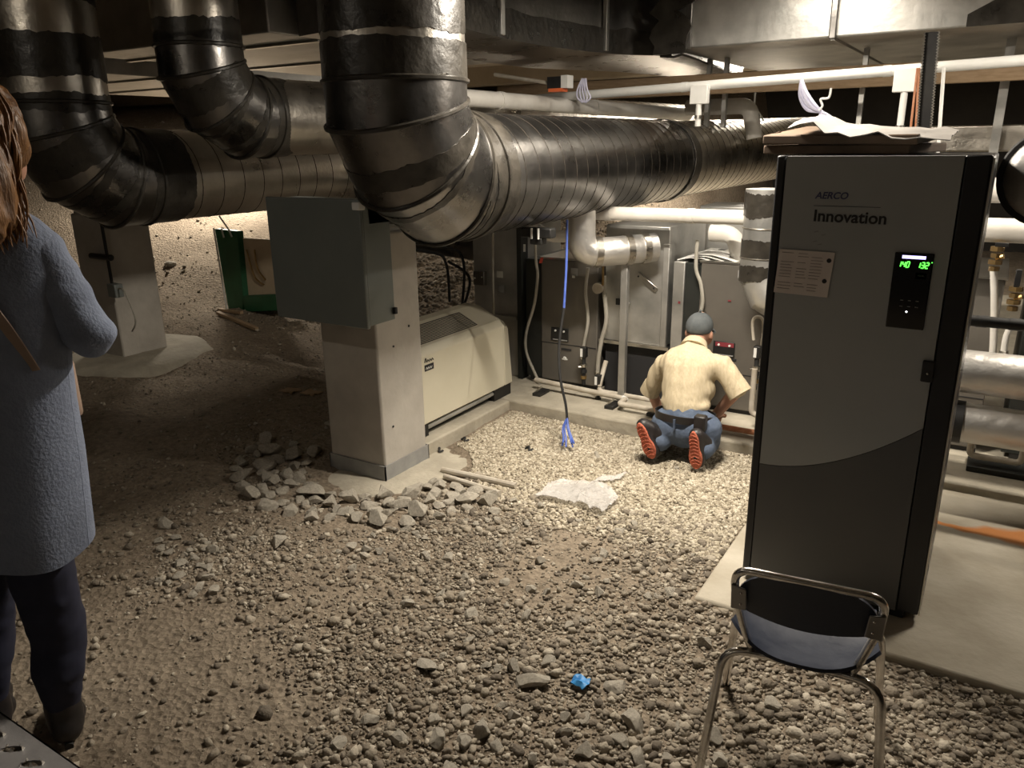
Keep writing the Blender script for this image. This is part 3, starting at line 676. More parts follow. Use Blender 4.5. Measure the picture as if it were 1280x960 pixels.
mb = MB()
for r_ in range(13):
    for (a, b) in ((.05,.30),(.36,.56),(.60,.82)):
        if random.random() < .8: mb.tube([Q(a, .07+.068*r_), Q(b-random.random()*.06, .07+.068*r_)], .0009, 4)
mb.build('printed_lines', ink, pp)
for u, v_ in ((.92,.18),(.90,.64)): a = Q(u, v_); MB().tube([a, a+V((0,-.001,0))], .0075, 20).build('round_seal', inkd, pp)
# things on top of the boiler
ct = ztp
t = thing('cardboard_box', 'flattened brown cardboard box lying on top of the boiler', 'box', (-.4,3.1,ct))
mb = MB(); mb.prism([(-.76,2.95,ct+.001),(-.27,2.80,ct+.001),(-.2,3.30,ct+.001),(-.72,3.45,ct+.001)], (0,0,.03)); mb.prism([(-.76,2.93,ct+.035),(-.25,2.78,ct+.03),(-.2,3.3,ct+.05),(-.72,3.45,ct+.07)], (0,0,.03)); mb.build('box_body', card, t, bevel=.004)
mb = MB(); mb.sheet([[(-.76+.02*j, 2.95+.12*j, ct+.055+.012*i*(j % 2)) for i in range(3)] for j in range(5)], .004); mb.build('flap', card, t)
g = []
for i in range(13):
    row = []
    for j in range(8):
        u = i/12; v_ = j/7; row.append((-.66+.50*u, 2.86-.10*u+.38*v_, ct+.088-.038*u+.028*math.exp(-((u-.12)/.1)**2)+.014*nz(u*3, v_*3, 2)+.02*v_-.02*(1 if j == 0 else 0)*(.5+nz(u*4, 0, 2))))
    g.append(row)
mb = MB(); mb.sheet(g, .003); tag(mb.build('plastic_sheet', sheetm, None, smooth=60), 'crumpled white sheet draped over the cardboard on the boiler', 'sheet')
# ------------------------------------------------------------------ machine row
YM = 4.47
def label_patch(xp, yp, w, h, m, parent, y=YM, name='label'):
    p = py(xp, yp, y-.004); return MB().box(p+V((-w/2,0,-h/2)), p+V((w/2,-.002,h/2))).build(name, m, parent)
def heatpump(xl, xr, zt, lab, side=.13, seamz=.29, top=True, n='heat_pump'):
    t = thing(n, lab, 'heat pump', ((xl+xr)/2, YM+.35, 0))
    MB().box((xl,YM,.03), (xr,YM+.7,zt)).build('casing', unit, t, bevel=.006)
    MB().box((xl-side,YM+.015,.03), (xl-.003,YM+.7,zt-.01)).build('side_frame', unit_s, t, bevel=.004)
    MB().box((xl-.01,YM-.004,zt), (xr+.01,YM+.72,zt+.012)).build('top_rim', steel, t)
    MB().box((xl+.005,YM-.003,seamz), (xr-.005,YM+.001,seamz+.005)).build('panel_seam', inkd, t)
    MB().box((xl-.1,YM+.02,.0), (xr,YM+.6,.03)).build('base', black, t)
    return t
mA = heatpump(-2.55, -2.13, .86, 'brown-grey heat pump cabinet next to the cream unit')
label_patch(718,340,.05,.05,tape,mA); label_patch(717,345,.02,.025,whitep,mA); 
def controls(xp, yp, parent, red=False):
    p = py(xp, yp, YM-.002); d = MB().box(p+V((-.065,-.008,-.05)), p+V((.065,0,.04))).build('control_panel', black, parent, bevel=.003)
    if red: MB().box(p+V((-.05,-.010,.01)), p+V((.06,-.008,.036))).build('red_sticker', maroon, d)
    for a in (-.03,.035): MB().tube([p+V((a,-.014,.02)), p+V((a,-.008,.02))], .007, 10).build('gauge', whitep, d)
    MB().box(p+V((-.05,-.010,-.045)), p+V((.06,-.008,-.038))).build('vent_slot', tape, d)
controls(700,417,mA); label_patch(708,437,.075,.014,inkd,mA,name='handle_slot')
g_ = py(706,448,YM-.004); mb = MB(); mb.ball(g_, .014, sc=(1,.15,1)); mb.ball(g_+V((-.012,0,-.006)), .010, sc=(1,.15,.6)); mb.ball(g_+V((.012,0,-.006)), .010, sc=(1,.15,.6)); mb.build('emblem', whitep, mA)
mC = heatpump(-1.46, -1.0, .905, 'brown-grey heat pump cabinet in front of the kneeling person', .10, .25)
controls(905,435,mC,True); label_patch(912,449,.08,.012,inkd,mC,name='handle_slot'); label_patch(928,343,.05,.045,tape,mC); label_patch(930,348,.03,.02,whitep,mC); label_patch(912,376,.018,.008,maroon,mC)
mD = heatpump(-.30, .07, .92, 'brown-grey heat pump cabinet seen right of the boiler', .10, .3)
mE = heatpump(.32, .9, .92, 'brown-grey heat pump cabinet at the right edge behind the silver pipes', .14, .3)
# filter/duct sections
t = thing('sheet_metal_plenum', 'tall galvanised plenum rising behind the right end of the cream unit', 'duct', (-2.9,4.8,0))
MB().box((-3.12,4.5,.001), (-2.74,5.1,1.25)).build('casing', galv_r, t, bevel=.006)
p = py(601,347,4.49); jb = MB().box(p+V((-.045,-.03,-.05)), p+V((.045,.009,.05))).build('junction_box', galv_d, t, bevel=.004)
for q_ in ((-.03,.0,.0),(.03,0,.01)): MB().ball(p+V(q_)+V((0,-.032,0)), .006).build('screw', steel, jb)
for xp, yp, w_, h_ in ((625,343,.05,.045),(627,361,.05,.05),(655,310,.025,.05)): label_patch(xp, yp, w_, h_, whitep if yp < 350 else tape, t, 4.495)
MB().box((-2.735,4.46,.001), (-2.70,4.55,1.2)).build('corner_post', unit_s, t); MB().box((-3.10,4.47,.42), (-2.75,4.5,.44)).build('strut_bar', galv_r, t)
t = thing('sheet_metal_plenum', 'galvanised plenum panel left of the kneeling person, open and dark beneath', 'duct', (-1.9,4.8,0))
MB().box((-2.09,YM+.02,.36), (-1.67,YM+.7,1.10)).build('casing', galv_r, t, bevel=.005)
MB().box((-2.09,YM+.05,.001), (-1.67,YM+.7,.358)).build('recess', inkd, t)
MB().box((-2.12,YM+.0,.34), (-1.64,YM+.03,.36)).build('bottom_lip', steel, t); MB().box((-1.70,YM-.002,.36), (-1.66,YM+.03,1.0)).build('corner_post', galv_r, t, bevel=.004)
p = py(808,352,YM+.01); mb = MB(); mb.prism([p+V((-.07,0,.035)), p+V((-.05,0,.055)), p+V((.08,0,-.035)), p+V((.06,0,-.06))], (0,-.008,0)); mb.build('cover_plate', steel, t, bevel=.003)
for a in (V((-.05,-.012,.03)), V((.055,-.012,-.035))): MB().ball(p+a, .006).build('screw', inkd, t)
p = py(785,380,YM+.0); MB().ball(p, .014).build('knob', steel, t); p = py(773,377,YM+.01); MB().box(p+V((-.015,-.008,-.02)), p+V((.015,0,.02))).build('access_tab', unit_s, t)
p1_ = py(782,330,4.30); tag(MB().box((p1_.x-.022,4.28,.001), (p1_.x+.022,4.32,1.02)).build('strut_post', galv_r, None, bevel=.004), 'galvanised strut post standing in front of the open plenum', 'post')
t = thing('filter_rack', 'narrow pale metal filter section with red marks beside the cap of the kneeling person', 'duct', (-1.6,4.8,0))
MB().box((-1.63,YM,.001), (-1.56,YM+.7,.90)).build('casing', galv_r, t, bevel=.004); label_patch(849,378,.014,.014,maroon,t)
t = thing('sheet_metal_duct', 'short upright sheet metal duct behind the white insulated pipes', 'duct', (-1.6,5,.9))
MB().box((-1.75,5.25,.001), (-1.4,5.6,1.17)).build('casing', galv_r, t, bevel=.01); MB().box((-1.60,5.24,1.0), (-1.56,5.25,1.12)).build('label', whitep, t)
mb = MB()
for i in range(3): mb.sheet([[(-1.62+.30*u/4+.03*i, 4.50+.2*v_/3, .905+.012*i+.02*math.sin(u)) for v_ in range(4)] for u in range(5)], .004)
tag(mb.build('loose_sheets', whitep), 'pale loose metal sheets lying on top of the cabinets above the grey cap', 'sheet')
t = thing('sheet_metal_duct', 'small galvanised duct box on top of the machine left of the branch duct', 'duct', (-1.2,4.9,.93))
MB().box((-1.28,4.8,.921), (-1.02,5.1,1.12)).build('casing', galv, t, bevel=.008); MB().ball((-1.12,4.8,1.02), .02).build('rivet', steel, t)
t = thing('sheet_metal_duct', 'dark rectangular duct running left behind the column under the big elbow', 'duct', (-3.8,4.8,.9))
mb = MB(); mb.prism([(-4.9,4.9,.82),(-3.14,4.9,.72),(-3.14,4.9,1.05),(-4.9,4.9,1.10)], (0,.4,0)); mb.build('casing', galv_d, t, bevel=.006)
# black cables hanging behind the column
for k, pts in enumerate(([(-4.3,4.85,.80),(-3.75,4.85,.78),(-3.62,4.85,.70),(-3.6,4.85,.40)], [(-4.3,4.8,.86),(-3.6,4.8,.84),(-3.42,4.8,.74),(-3.45,4.8,.35)], [(-3.6,4.85,.72),(-3.4,4.85,.6),(-3.5,4.85,.3)], [(-3.3,4.82,.76),(-3.27,4.82,.5),(-3.22,4.82,.25)])):
    tag(MB().tube(smoothpath(pts), .011, 8).build('cable', rubber), ['black cable hugging the dirt slope behind the column, lowest bend','black cable arching highest behind the column','thin black cable crossing between the two behind the column','black cable hanging beside the tall plenum'][k], 'cable')
# ------------------------------------------------------------------ pipes
def pipe(name, pts, r, m, lab, seg=20, cat='pipe', bands=(), grp=None, bm_=None):
    t = thing(name, lab, cat, V(pts[0]), grp)
    MB().tube(pts, r, seg).build('pipe_body', m, t)
    for i, f in bands:
        a, b = V(pts[i]), V(pts[i+1]); c = a.lerp(b, f); d = (b-a).normalized()
        MB().tube([c-d*.02, c+d*.02], r*1.08, seg).build('collar', bm_ or m, t)
    return t
def bend(a, b, c, r, n=6):
    a, b, c = V(a), V(b), V(c); p = b+(a-b).normalized()*r; q = b+(c-b).normalized()*r
    return [p.lerp(b, t_).lerp(b.lerp(q, t_), t_) for t_ in [i/n for i in range(n+1)]]
def path(pts, r): 
    out = [V(pts[0])]
    for i in range(1, len(pts)-1): out += bend(pts[i-1], pts[i], pts[i+1], r)
    return out+[V(pts[-1])]
a = py(800,271,4.30); b = py(945,272,4.30)
pipe('insulated_pipe', [(-2.35,4.30,a.z+.01), (-.9,4.30,b.z)], .040, white, 'white insulated pipe running level under the far end of the large duct', bands=((0,.25),(0,.6)))
q = py(728,300,4.12); q2 = py(812,296,4.45)
pipe('insulated_elbow_pipe', path([(q.x,4.10,1.22), (q.x,4.10,.965), (q2.x+.05,4.42,.985)], .12), .085, foil, 'thick foil jacketed pipe elbow hanging under the large duct', 28, bands=((6,.4),(7,.5),(7,.8)), bm_=galv)
q = py(680,290,4.3); pipe('insulated_pipe', path([(q.x-.1,4.3,1.10),(q.x+.02,4.3,1.03),(q.x+.16,4.35,1.03)], .07), .038, white, 'short white insulated elbow left of the foil jacketed pipe')
q = py(905,292,4.6); pipe('insulated_pipe', path([(q.x-.08,4.6,q.z),(q.x+.06,4.6,q.z),(q.x+.12,4.6,q.z-.2)], .06), .05, white, 'white insulated stub beneath the level white pipe near the branch duct')
# overhead pipes
a = py(960,107,5.0); b = py(1280,76,5.0)
pipe('overhead_conduit', [(-3.4,4.95,a.z-.03), (1.2,4.95,b.z+.03)], .028, whitep, 'long white conduit overhead just under the wide duct', bands=((0,.35),(0,.6)))
pipe('overhead_pipe', [(-2.9,3.3,1.865), (-2.35,6.6,1.80)], .05, white, 'white overhead pipe above the large duct', bands=((0,.3),(0,.6)))
pipe('overhead_pipe', path([(-2.25,6.3,1.84), (-1.75,6.3,1.84), (-1.70,6.3,1.6)], .08), .06, white, 'white overhead pipe ending in an elbow beyond the large duct')
mb = MB(); mb.box((-3.6,5.6,1.90), (3.9,5.66,2.03)); o = mb.build('timber_beam', wood, None, bevel=.005); tag(o, 'brown timber beam below the white overhead conduit', 'beam')
mb = MB(); mb.box((-.62,5.9,1.50), (3.0,6.3,1.66)); tag(mb.build('duct_ledge', galv, None, bevel=.01), 'pale metal duct top seen level behind the boiler, right', 'duct')
def struts(x, y, z0, z1, w_, lab): tag(MB().box((x-w_/2,y-.02,z0), (x+w_/2,y+.02,z1)).build('hanger_strut', galv_r, None), lab, 'strut', )
for xp, lab in ((884,'thin pale hanger strut left of the wire hanger above the large duct'),(905,'thin pale hanger strut right of the wire hanger above the large duct'),(1075,'thin pale hanger strut seen above the white sheet'),(1250,'wide pale hanger strut at the upper right')):
    p = py(xp, 140, 5.85); struts(p.x, 5.85, 1.40 if xp > 1000 else 1.68, 2.15, .05 if xp > 1200 else .03, lab)
def obox(xp, yp, Y, s, lab, stem):
    p = py(xp, yp, Y); t = thing('white_electrical_box', lab, 'electrical box', p)
    MB().box(p+V((-s,0,-s)), p+V((s,.05,s))).build('box_body', whitep, t, bevel=.004)
    MB().tube([p+V((0,.02,-s)), p+V((0,.02,-s-stem))], .018, 12).build('conduit', whitep, t); MB().tube([p+V((0,.02,-s-stem*.5)), p+V((0,.02,-s-stem*.5-.02))], .024, 12).build('collar', steel, t)
obox(873,118,4.88,.055,'white electrical box on a conduit above the middle of the large duct', .13)
obox(1132,100,4.88,.06,'white electrical box on a conduit above the boiler', .34)
p = py(835,120,4.9)
def wire(pts, r, m, lab, cat='wire', name='wire'): return tag(MB().tube(smoothpath(pts, 5), r, 8).build(name, m), lab, cat)
wire([py(1147,85,4.6), py(1137,172,4.6)], .006, copper, 'left of two pinkish wires right of the box above the boiler'); wire([py(1149,85,4.6), py(1144,172,4.6)], .006, copper, 'right of two pinkish wires right of the box above the boiler')
t = thing('perforated_strap', 'black perforated hanger strap rising from behind the boiler', 'strap', (-.17,3.5,1.4))
a = py(1165,40,3.5); b = py(1152,200,3.5)
MB().prism([a+V((-.022,0,0)), a+V((.022,0,0)), b+V((.022,0,-.1)), b+V((-.022,0,-.1))], (0,.012,0)).build('strap_body', black, t)
for sd in (-1, 1):
    P = []
    for i in range(90):
        c = a.lerp(b, i/89); P.append(c+V((sd*(.021+(.006 if i % 2 else 0)),-.004,0)))
    MB().tube(P, .0022, 4).build('strap_teeth', steel, t)
wire([py(1180,84,4.4), py(1172,195,4.4)], .008, whitep, 'thin bright rod right of the black perforated strap', 'rod', 'hanger_rod')
# cord bundle
t = thing('cord_bundle', 'tied bundle of lilac cord hanging under the wide duct', 'cord', py(1005,100,4.7))
for k in range(7):
    o_ = V((random.uniform(-.03,.03), random.uniform(-.02,.02), random.uniform(-.02,.02)))
    pts = [py(1002,100,4.7), py(1006,118,4.7)+o_, py(1016,134,4.7)+o_*1.2, py(1027,140,4.7), py(1031,146,4.7)+o_, py(1037+2*k % 5,152,4.7)+o_]
    MB().tube(smoothpath(pts), .010, 7).build('strand', rope, t)
MB().tube(smoothpath([py(1024,138,4.68), py(1028,132,4.68), py(1026,124,4.68), py(1036,122,4.68), py(1039,110,4.68)]), .006, 7).build('tie', whitep, t)
t = thing('tied_cable', 'knot of pale cable tied to the overhead conduit above the large duct', 'cable', py(728,115,4.6))
for k in range(5): MB().tube(smoothpath([py(728+k,98,4.7), py(722+3*k,112,4.7), py(722+4*k,122,4.7), py(728+k,128,4.7)]), .006, 6).build('strand', rope, t)
t = thing('electrical_box', 'small red-orange and white box on the overhead conduit', 'electrical box', py(698,106,4.6))
p = py(696,104,4.6); MB().box(p+V((-.07,0,-.03)), p+V((.03,.08,.04))).build('box_body', black, t); MB().box(p+V((.03,-.002,-.03)), p+V((.075,.08,.045))).build('cover', whitep, t); MB().box(p+V((-.06,-.002,-.05)), p+V((.04,.07,-.03))).build('lens', orange, t)
MB().tube([p+V((-.5,.05,.08)), p+V((-.05,.05,.0))], .012, 8).build('conduit', pvc, t)
# flexible hoses and cables in front of the machines
def hose(pts, r, m, lab, Y, fit=True, name='hose', cat='hose'):
    P = smoothpath([py(x, y, Y) for x, y in pts], 6); t = thing(name, lab, cat, P[-1])
    MB().tube(P, r, 12).build('hose_body', m, t)
    if fit:
        d = (P[-1]-P[-4]).normalized(); MB().tube([P[-1]-d*.03, P[-1]+d*.02], r*1.35, 10).build('fitting', steel, t)
    return t
hose([(669,285),(670,325),(672,345),(668,380),(658,415),(658,440),(668,465),(675,480)], .010, conduit, 'grey flexible hose left of the first heat pump cabinet', 4.42)
hose([(735,335),(732,365),(735,400),(730,430),(728,445)], .011, conduit, 'grey hose along the right edge of the first heat pump cabinet', 4.4)
hose([(755,345),(756,370),(758,400),(752,425),(748,450),(747,470)], .014, conduit, 'thick beige hose falling in the gap beside the open plenum', 4.4)
hose([(872,300),(870,335),(876,355),(878,380),(872,400)], .011, conduit, 'grey flexible hose above the cap of the kneeling person', 4.42)
hose([(942,425),(941,402),(947,396),(954,402),(953,430)], .009, pvc, 'looped pale hose beside the left edge of the boiler', 4.35)
hose([(616,288),(616,340),(617,400)], .009, conduit, 'straight grey conduit down the tall plenum', 4.42)
p = py(748,360,4.38); t = thing('pressure_gauge', 'round dusty gauge hanging beside the open plenum', 'gauge', p)
MB().tube([p+V((0,-.02,0)), p+V((0,.015,0))], .034, 20).build('gauge_body', pvc, t); MB().tube([p+V((.03,0,.02)), p+V((.03,0,.14))], .008, 8).build('stem', brass, t)
wp = [(707,318),(706,350),(705,385)]
t = thing('network_cable', 'blue cable with dark sheath hanging in front of the machines down to the gravel', 'cable', py(712,545,3.62))
P = smoothpath([py(709,275,3.9), py(708,330,3.85), py(705,385,3.8)]); MB().tube(P, .007, 8).build('upper_cable', bluew, t)
P = smoothpath([py(705,385,3.8), py(699,430,3.75), py(700,470,3.7), py(707,505,3.68), py(709,524,3.67)]); MB().tube(P, .008, 8).build('dark_sheath', rubber, t)
for k in range(7):
    o_ = random.uniform(-9, 9); P = smoothpath([py(709,522,3.67), py(708+o_*.6,535,3.64), py(711+o_*.9,548,3.60), py(712+o_*1.2,556+random.uniform(-3,3),3.56)]); MB().tube(P, .005, 7).build('loose_wire', bluew, t)
t = thing('tag', 'small red tag hanging on the grey hose', 'tag', py(676,324,4.40)); p = py(676,325,4.40); MB().prism([p+V((-.012,0,-.022)), p+V((.010,0,-.018)), p+V((.022,0,.018)), p+V((.0,0,.016))], (0,-.003,0)).build('tag_plate', redtag, t)
# low pipes on the curb
zl = .05
pipe('condensate_pipe', path([(-2.50,4.30,zl+.02), (-1.83,4.28,zl), (-1.83,4.17,zl), (-1.2,4.17,zl)], .03), .017, pvc, 'pale condensate pipe lying along the concrete pad', 12, bands=((3,.2),), bm_=whitep)
pipe('condensate_pipe', path([(-2.03,4.40,.24), (-2.03,4.32,.12), (-2.03,4.30,.065), (-1.45,4.29,.065), (-1.43,4.19,.06)], .03), .015, pvc, 'second pale condensate pipe nearer the machines', 12)
pipe('copper_pipe', [(-1.33,4.12,.035), (-.82,4.13,.035)], .016, copper, 'red-brown pipe on the pad right of the kneeling person', 12)
for x, lb in ((-2.42,'small dark pipe clamp at the end of the cream unit'),(-1.9,'small dark pipe clamp in the middle of the pad pipes'),(-1.62,'small dark pipe clamp left of the kneeling person')):
    t = thing('pipe_clamp', lb, 'clamp', (x,4.22,0)); MB().box((x-.03,4.17,.0), (x+.03,4.30,.022)).build('base', black, t, bevel=.003); MB().tube([(x-.02,4.2,.02), (x+.02,4.2,.06)], .007, 8).build('bolt', steel, t)
def valve(xp, yp, Y, lab):
    p = py(xp, yp, Y); t = thing('valve_assembly', lab, 'valve', (p.x,p.y,p.z-.25))
    MB().box(p+V((-.02,-.02,-.035)), p+V((.02,.02,.035))).build('actuator', black, t, bevel=.004); MB().box(p+V((-.016,-.024,-.028)), p+V((.0,-.02,.026))).build('label', whitep, t)
    MB().tube([p+V((0,0,-.03)), p+V((0,0,-.22))], .013, 10).build('pipe_body', rubber, t)
    for k, m_ in ((-.08,steel),(-.12,rubber),(-.16,brass)): MB().tube([p+V((0,0,k)), p+V((0,0,k-.02))], .021, 8).build('coupling', m_, t)
    MB().tube([p+V((0,-.0,-.10)), p+V((-.03,-.02,-.10))], .007, 8).build('handle', steel, t); return t
valve(730,440,4.36,'black valve assembly between the first heat pump and the gap')
valve(947,440,4.28,'black valve assembly just left of the boiler, beside the looped hose')
valve(748,475,4.32,'lower black valve assembly at the end of the thick beige hose')
q = py(942,478,4.26); pipe('elbow_pipe', path([(q.x,4.26,q.z+.08),(q.x,4.26,.09),(q.x+.2,4.26,.09)], .04), .016, pvc, 'pale elbow pipe low beside the left edge of the boiler', 12)
# ------------------------------------------------------------------ right side behind the boiler
pa = py(1240,468,3.95); pipe('silver_pipe', [(-.6,3.95,pa.z), (2.2,3.95,pa.z)], .098, foil, 'upper thick silver pipe right of the boiler', 32, bands=((0,.5),))
pa = py(1240,533,3.95); pipe('silver_pipe', [(-.6,3.95,pa.z), (2.2,3.95,pa.z)], .092, foil, 'lower thick silver pipe right of the boiler', 32, bands=((0,.205),(0,.5)), bm_=black)
pa = py(1240,403,3.8); pipe('black_pipe', [(-.3,3.8,pa.z), (1.2,3.8,pa.z)], .024, rubber, 'black steel pipe crossing right of the boiler display', 14, bands=((0,.2),(0,.28),(0,.4)))
pa = py(1250,288,4.2); pipe('insulated_pipe', [(-.3,4.2,pa.z), (2.,4.2,pa.z)], .055, white, 'lower white insulated pipe right of the boiler top', 24)
pa = py(1250,238,4.9); pipe('insulated_pipe', [(-.3,4.9,pa.z), (2.,4.9,pa.z)], .065, white, 'upper white insulated pipe right of the boiler top, farther back', 24)
pipe('insulated_pipe', [(.33,4.45,1.6), (.36,4.45,.95)], .075, foil, 'upright foil pipe at the right edge crossing the white pipes', 24)
hose([(1242,335),(1243,380),(1241,440),(1236,450)], .016, white, 'pale hose under the brass valve right of the boiler', 4.2); hose([(1268,400),(1258,420),(1254,446)], .014, white, 'second pale hose right of the brass valves', 4.15)
for xp, yp, lb in ((1245,322,'brass valve at the top of the pale hose'),(1268,372,'lower brass valve with black handle at the right edge')):
    p = py(xp, yp, 4.15); t = thing('brass_valve', lb, 'valve', p+V((0,0,-.06)))
    for k in range(4): MB().tube([p+V((0,0,-.06+.03*k)), p+V((0,0,-.04+.03*k))], .022+.006*(k % 2), 8).build('valve_body', brass, t)
    MB().tube([p+V((0,0,.0)), p+V((.03,-.01,.01))], .012, 8).build('side_port', brass, t); MB().box(p+V((-.012,-.02,.05)), p+V((.012,.0,.13)) if yp > 350 else p+V((.04,-.01,.07))).build('handle', black, t, bevel=.003)
p = py(1318,222,3.2); t = thing('round_duct_end', 'round black-rimmed duct end at the right edge beside the boiler', 'duct', p)
n_ = 40
MB().tube([p+V((.0,.42,0)), p+V((-.0,.0,0))], .155, n_).build('duct_body', galv_r, t); MB().tube([p+V((.0,-.005,0)), p+V((0,.06,0))], .165, n_).build('rim', rubber, t, bevel=.006)
mb = MB(); mb.ball(p+V((0,-.005,0)), .145, 28, 14, (1,.35,1)); mb.build('domed_face', foil, t, smooth=60)
q = py(1212,567,4.2); pipe('drain_pipe', path([(q.x,4.25,.16),(q.x,4.25,.07),(q.x+.22,4.25,.07),(q.x+.22,4.25,.16)], .03), .016, pvc, 'pale U-shaped drain pipe low right of the boiler', 12)
MBx = MB(); MBx.box((.04,4.2,.0), (1.2,4.38,.03)); tag(MBx.build('base_rail', unit_s, None, bevel=.004), 'dark low rail under the machines right of the boiler', 'rail')
# ------------------------------------------------------------------ green rack and timber, far left
gy = 4.9; c = py(290,388,gy)
t = thing('green_crate', 'dark green panelled crate with white trims leaning beyond the left ducts', 'crate', (-6.0,4.9,gz(-6,5)))
def gp(x, y, d=0): return py(x, y, gy+d)
mb = MB(); mb.prism([gp(268,286), gp(296,289), gp(306,388), gp(286,390)], (.02,.06,0)); mb.build('end_panel', green, t, bevel=.006)
mb = MB(); mb.prism([gp(296,297,.05), gp(345,300,.05), gp(345,372,.05), gp(305,370,.05)], (0,.02,0)); mb.build('board', boardm, t)
mb = MB(); mb.prism([gp(303,370), gp(350,368), gp(350,388), gp(304,390)], (0,.2,0)); mb.build('base_panel', green, t, bevel=.004)
for a_, b_ in (((267,285),(284,390)),((277,286),(280,297)),((286,287),(290,296))): MB().tube([gp(*a_,-.01), gp(*b_,-.01)], .008, 6).build('white_trim', whitep, t)
MB().tube([gp(274,270,-.02), gp(288,290,-.02)], .008, 6).build('white_trim', whitep, t)
MB().tube(smoothpath([gp(308,312,.03), gp(318,345,.03), gp(330,356,.03)]), .008, 6).build('brown_cord', brass, t); MB().tube(smoothpath([gp(318,312,.03), gp(322,335,.03), gp(332,350,.03)]), .008, 6).build('brown_cord', brass, t)
for a_, b_, lb in (((270,390),(318,402),'pale thin timber strip on the dirt under the green crate'),((272,386),(300,390),'short brown timber offcut beside the green crate')):
    p, q_ = pz(*a_, .09), pz(*b_, .09); p.z = gz(p.x, p.y)+.01; q_.z = gz(q_.x, q_.y)+.01; mb = MB(); mb.prism([p, p+V((0,.04,0)), q_+V((0,.04,0)), q_], (0,0,.025)); tag(mb.build('timber_strip', wood), lb, 'timber')
for (xp, yp, r, lb) in ((186,327,.09,'pale rock on the bright dirt slope, left of the darker one'),(212,333,.08,'brown rock on the bright dirt slope'),(230,341,.04,'smallest rock on the bright dirt slope, at the right')):
    d = ray(xp, yp); k = 5.
    while k < 30 and H+d.z*k > gz(d.x*k, d.y*k): k += .03
    stone(d.x*k, d.y*k, r, lb)
def hitg(xp, yp):
    d = ray(xp, yp); k = 1.
    while k < 30 and H+d.z*k > gz(d.x*k, d.y*k): k += .01
    return V((d.x*k, d.y*k, gz(d.x*k, d.y*k)))
for xp, yp, lb in ((362,490,'left scrap of torn brown cardboard on the dirt'),(388,493,'right scrap of torn brown cardboard on the dirt')):
    p = hitg(xp, yp); g = [[p+V((.03*i-.05+.01*nz(j, i, 1), .025*j-.05, .012+.018*nz(i, j, .9, xp))) for j in range(5)] for i in range(5)]
    mb = MB(); mb.sheet(g, .003); tag(mb.build('cardboard_scrap', wood, None, smooth=60), lb, 'scrap')
# ------------------------------------------------------------------ ground litter
c = hitg(716,627); g = []
for i in range(26):
    row = []
    for j in range(18):
        u = i/25-.5; v_ = j/17-.5; R_ = .5
        w_ = .36*u; d_ = .25*v_*(1-.9*u*u); fold = .032*abs(noise.noise(V((u*5, v_*5, 3))))+.02*abs(noise.noise(V((u*13, v_*13, 8))))
        x = c.x+w_+.02; y = c.y+d_-.18*u*u*1.3+.06; row.append((x, y, gz(x, y)+.022+fold))
    g.append(row)
t = thing('plastic_film', 'crumpled clear plastic film lying on the gravel', 'plastic film', c)
MB().sheet(g, .0015).build('film', filmm, t, smooth=60)
tail = smoothpath([hitg(738,612), hitg(746,605), hitg(765,603), hitg(780,600)]); g = [[p+V((0, .03*(j-1)*(1+.5*(i > 12)), .02+.02*abs(nz(i, j, .7)))) for j in range(3)] for i, p in enumerate(tail)]
MB().sheet(g, .0015).build('twisted_tail', filmm, t, smooth=60)
p = hitg(727,860); g = [[p+V((.009*i-.03, .009*j-.025, .022+.02*nz(i, j, .5, 2))) for j in range(6)] for i in range(7)]
tag(MB().sheet(g, .004).build('blue_scrap', blues, None, smooth=60), 'crumpled bright blue plastic scrap among the foreground stones', 'scrap')
p = hitg(927,562); tag(MB().box(p+V((-.02,-.015,.008)), p+V((.02,.015,.022))).build('paper_scrap', whitep, None, bevel=.003), 'small white scrap on pale gravel right of the kneeling person', 'scrap')
for a_, b_, r, lb in (((553,592),(645,612),.016,'upper of two weathered rods lying beside the column footing'),((556,600),(625,622),.014,'lower of two weathered rods lying beside the column footing')):
    p, q_ = hitg(*a_), hitg(*b_); up = V((0,0,.02)); tag(MB().tube([p+up, p.lerp(q_,.5)+up*1.1, q_+up], r, 10).build('weathered_rod', pvc), lb, 'rod')
for xp, yp, lb in ((580,553,'small black twisted scrap on the pale gravel near the cream unit'),(660,565,'small black twisted scrap on the pale gravel near the blue cable'),(548,566,'small black scrap at the foot of the curb by the column')):
    p = hitg(xp, yp); tag(MB().tube(smoothpath([p+V((-.02,0,.012)), p+V((0,.012,.026)), p+V((.015,-.01,.014)), p+V((.03,.008,.018))]), .006, 7).build('wire_scrap', rubber), lb, 'scrap')
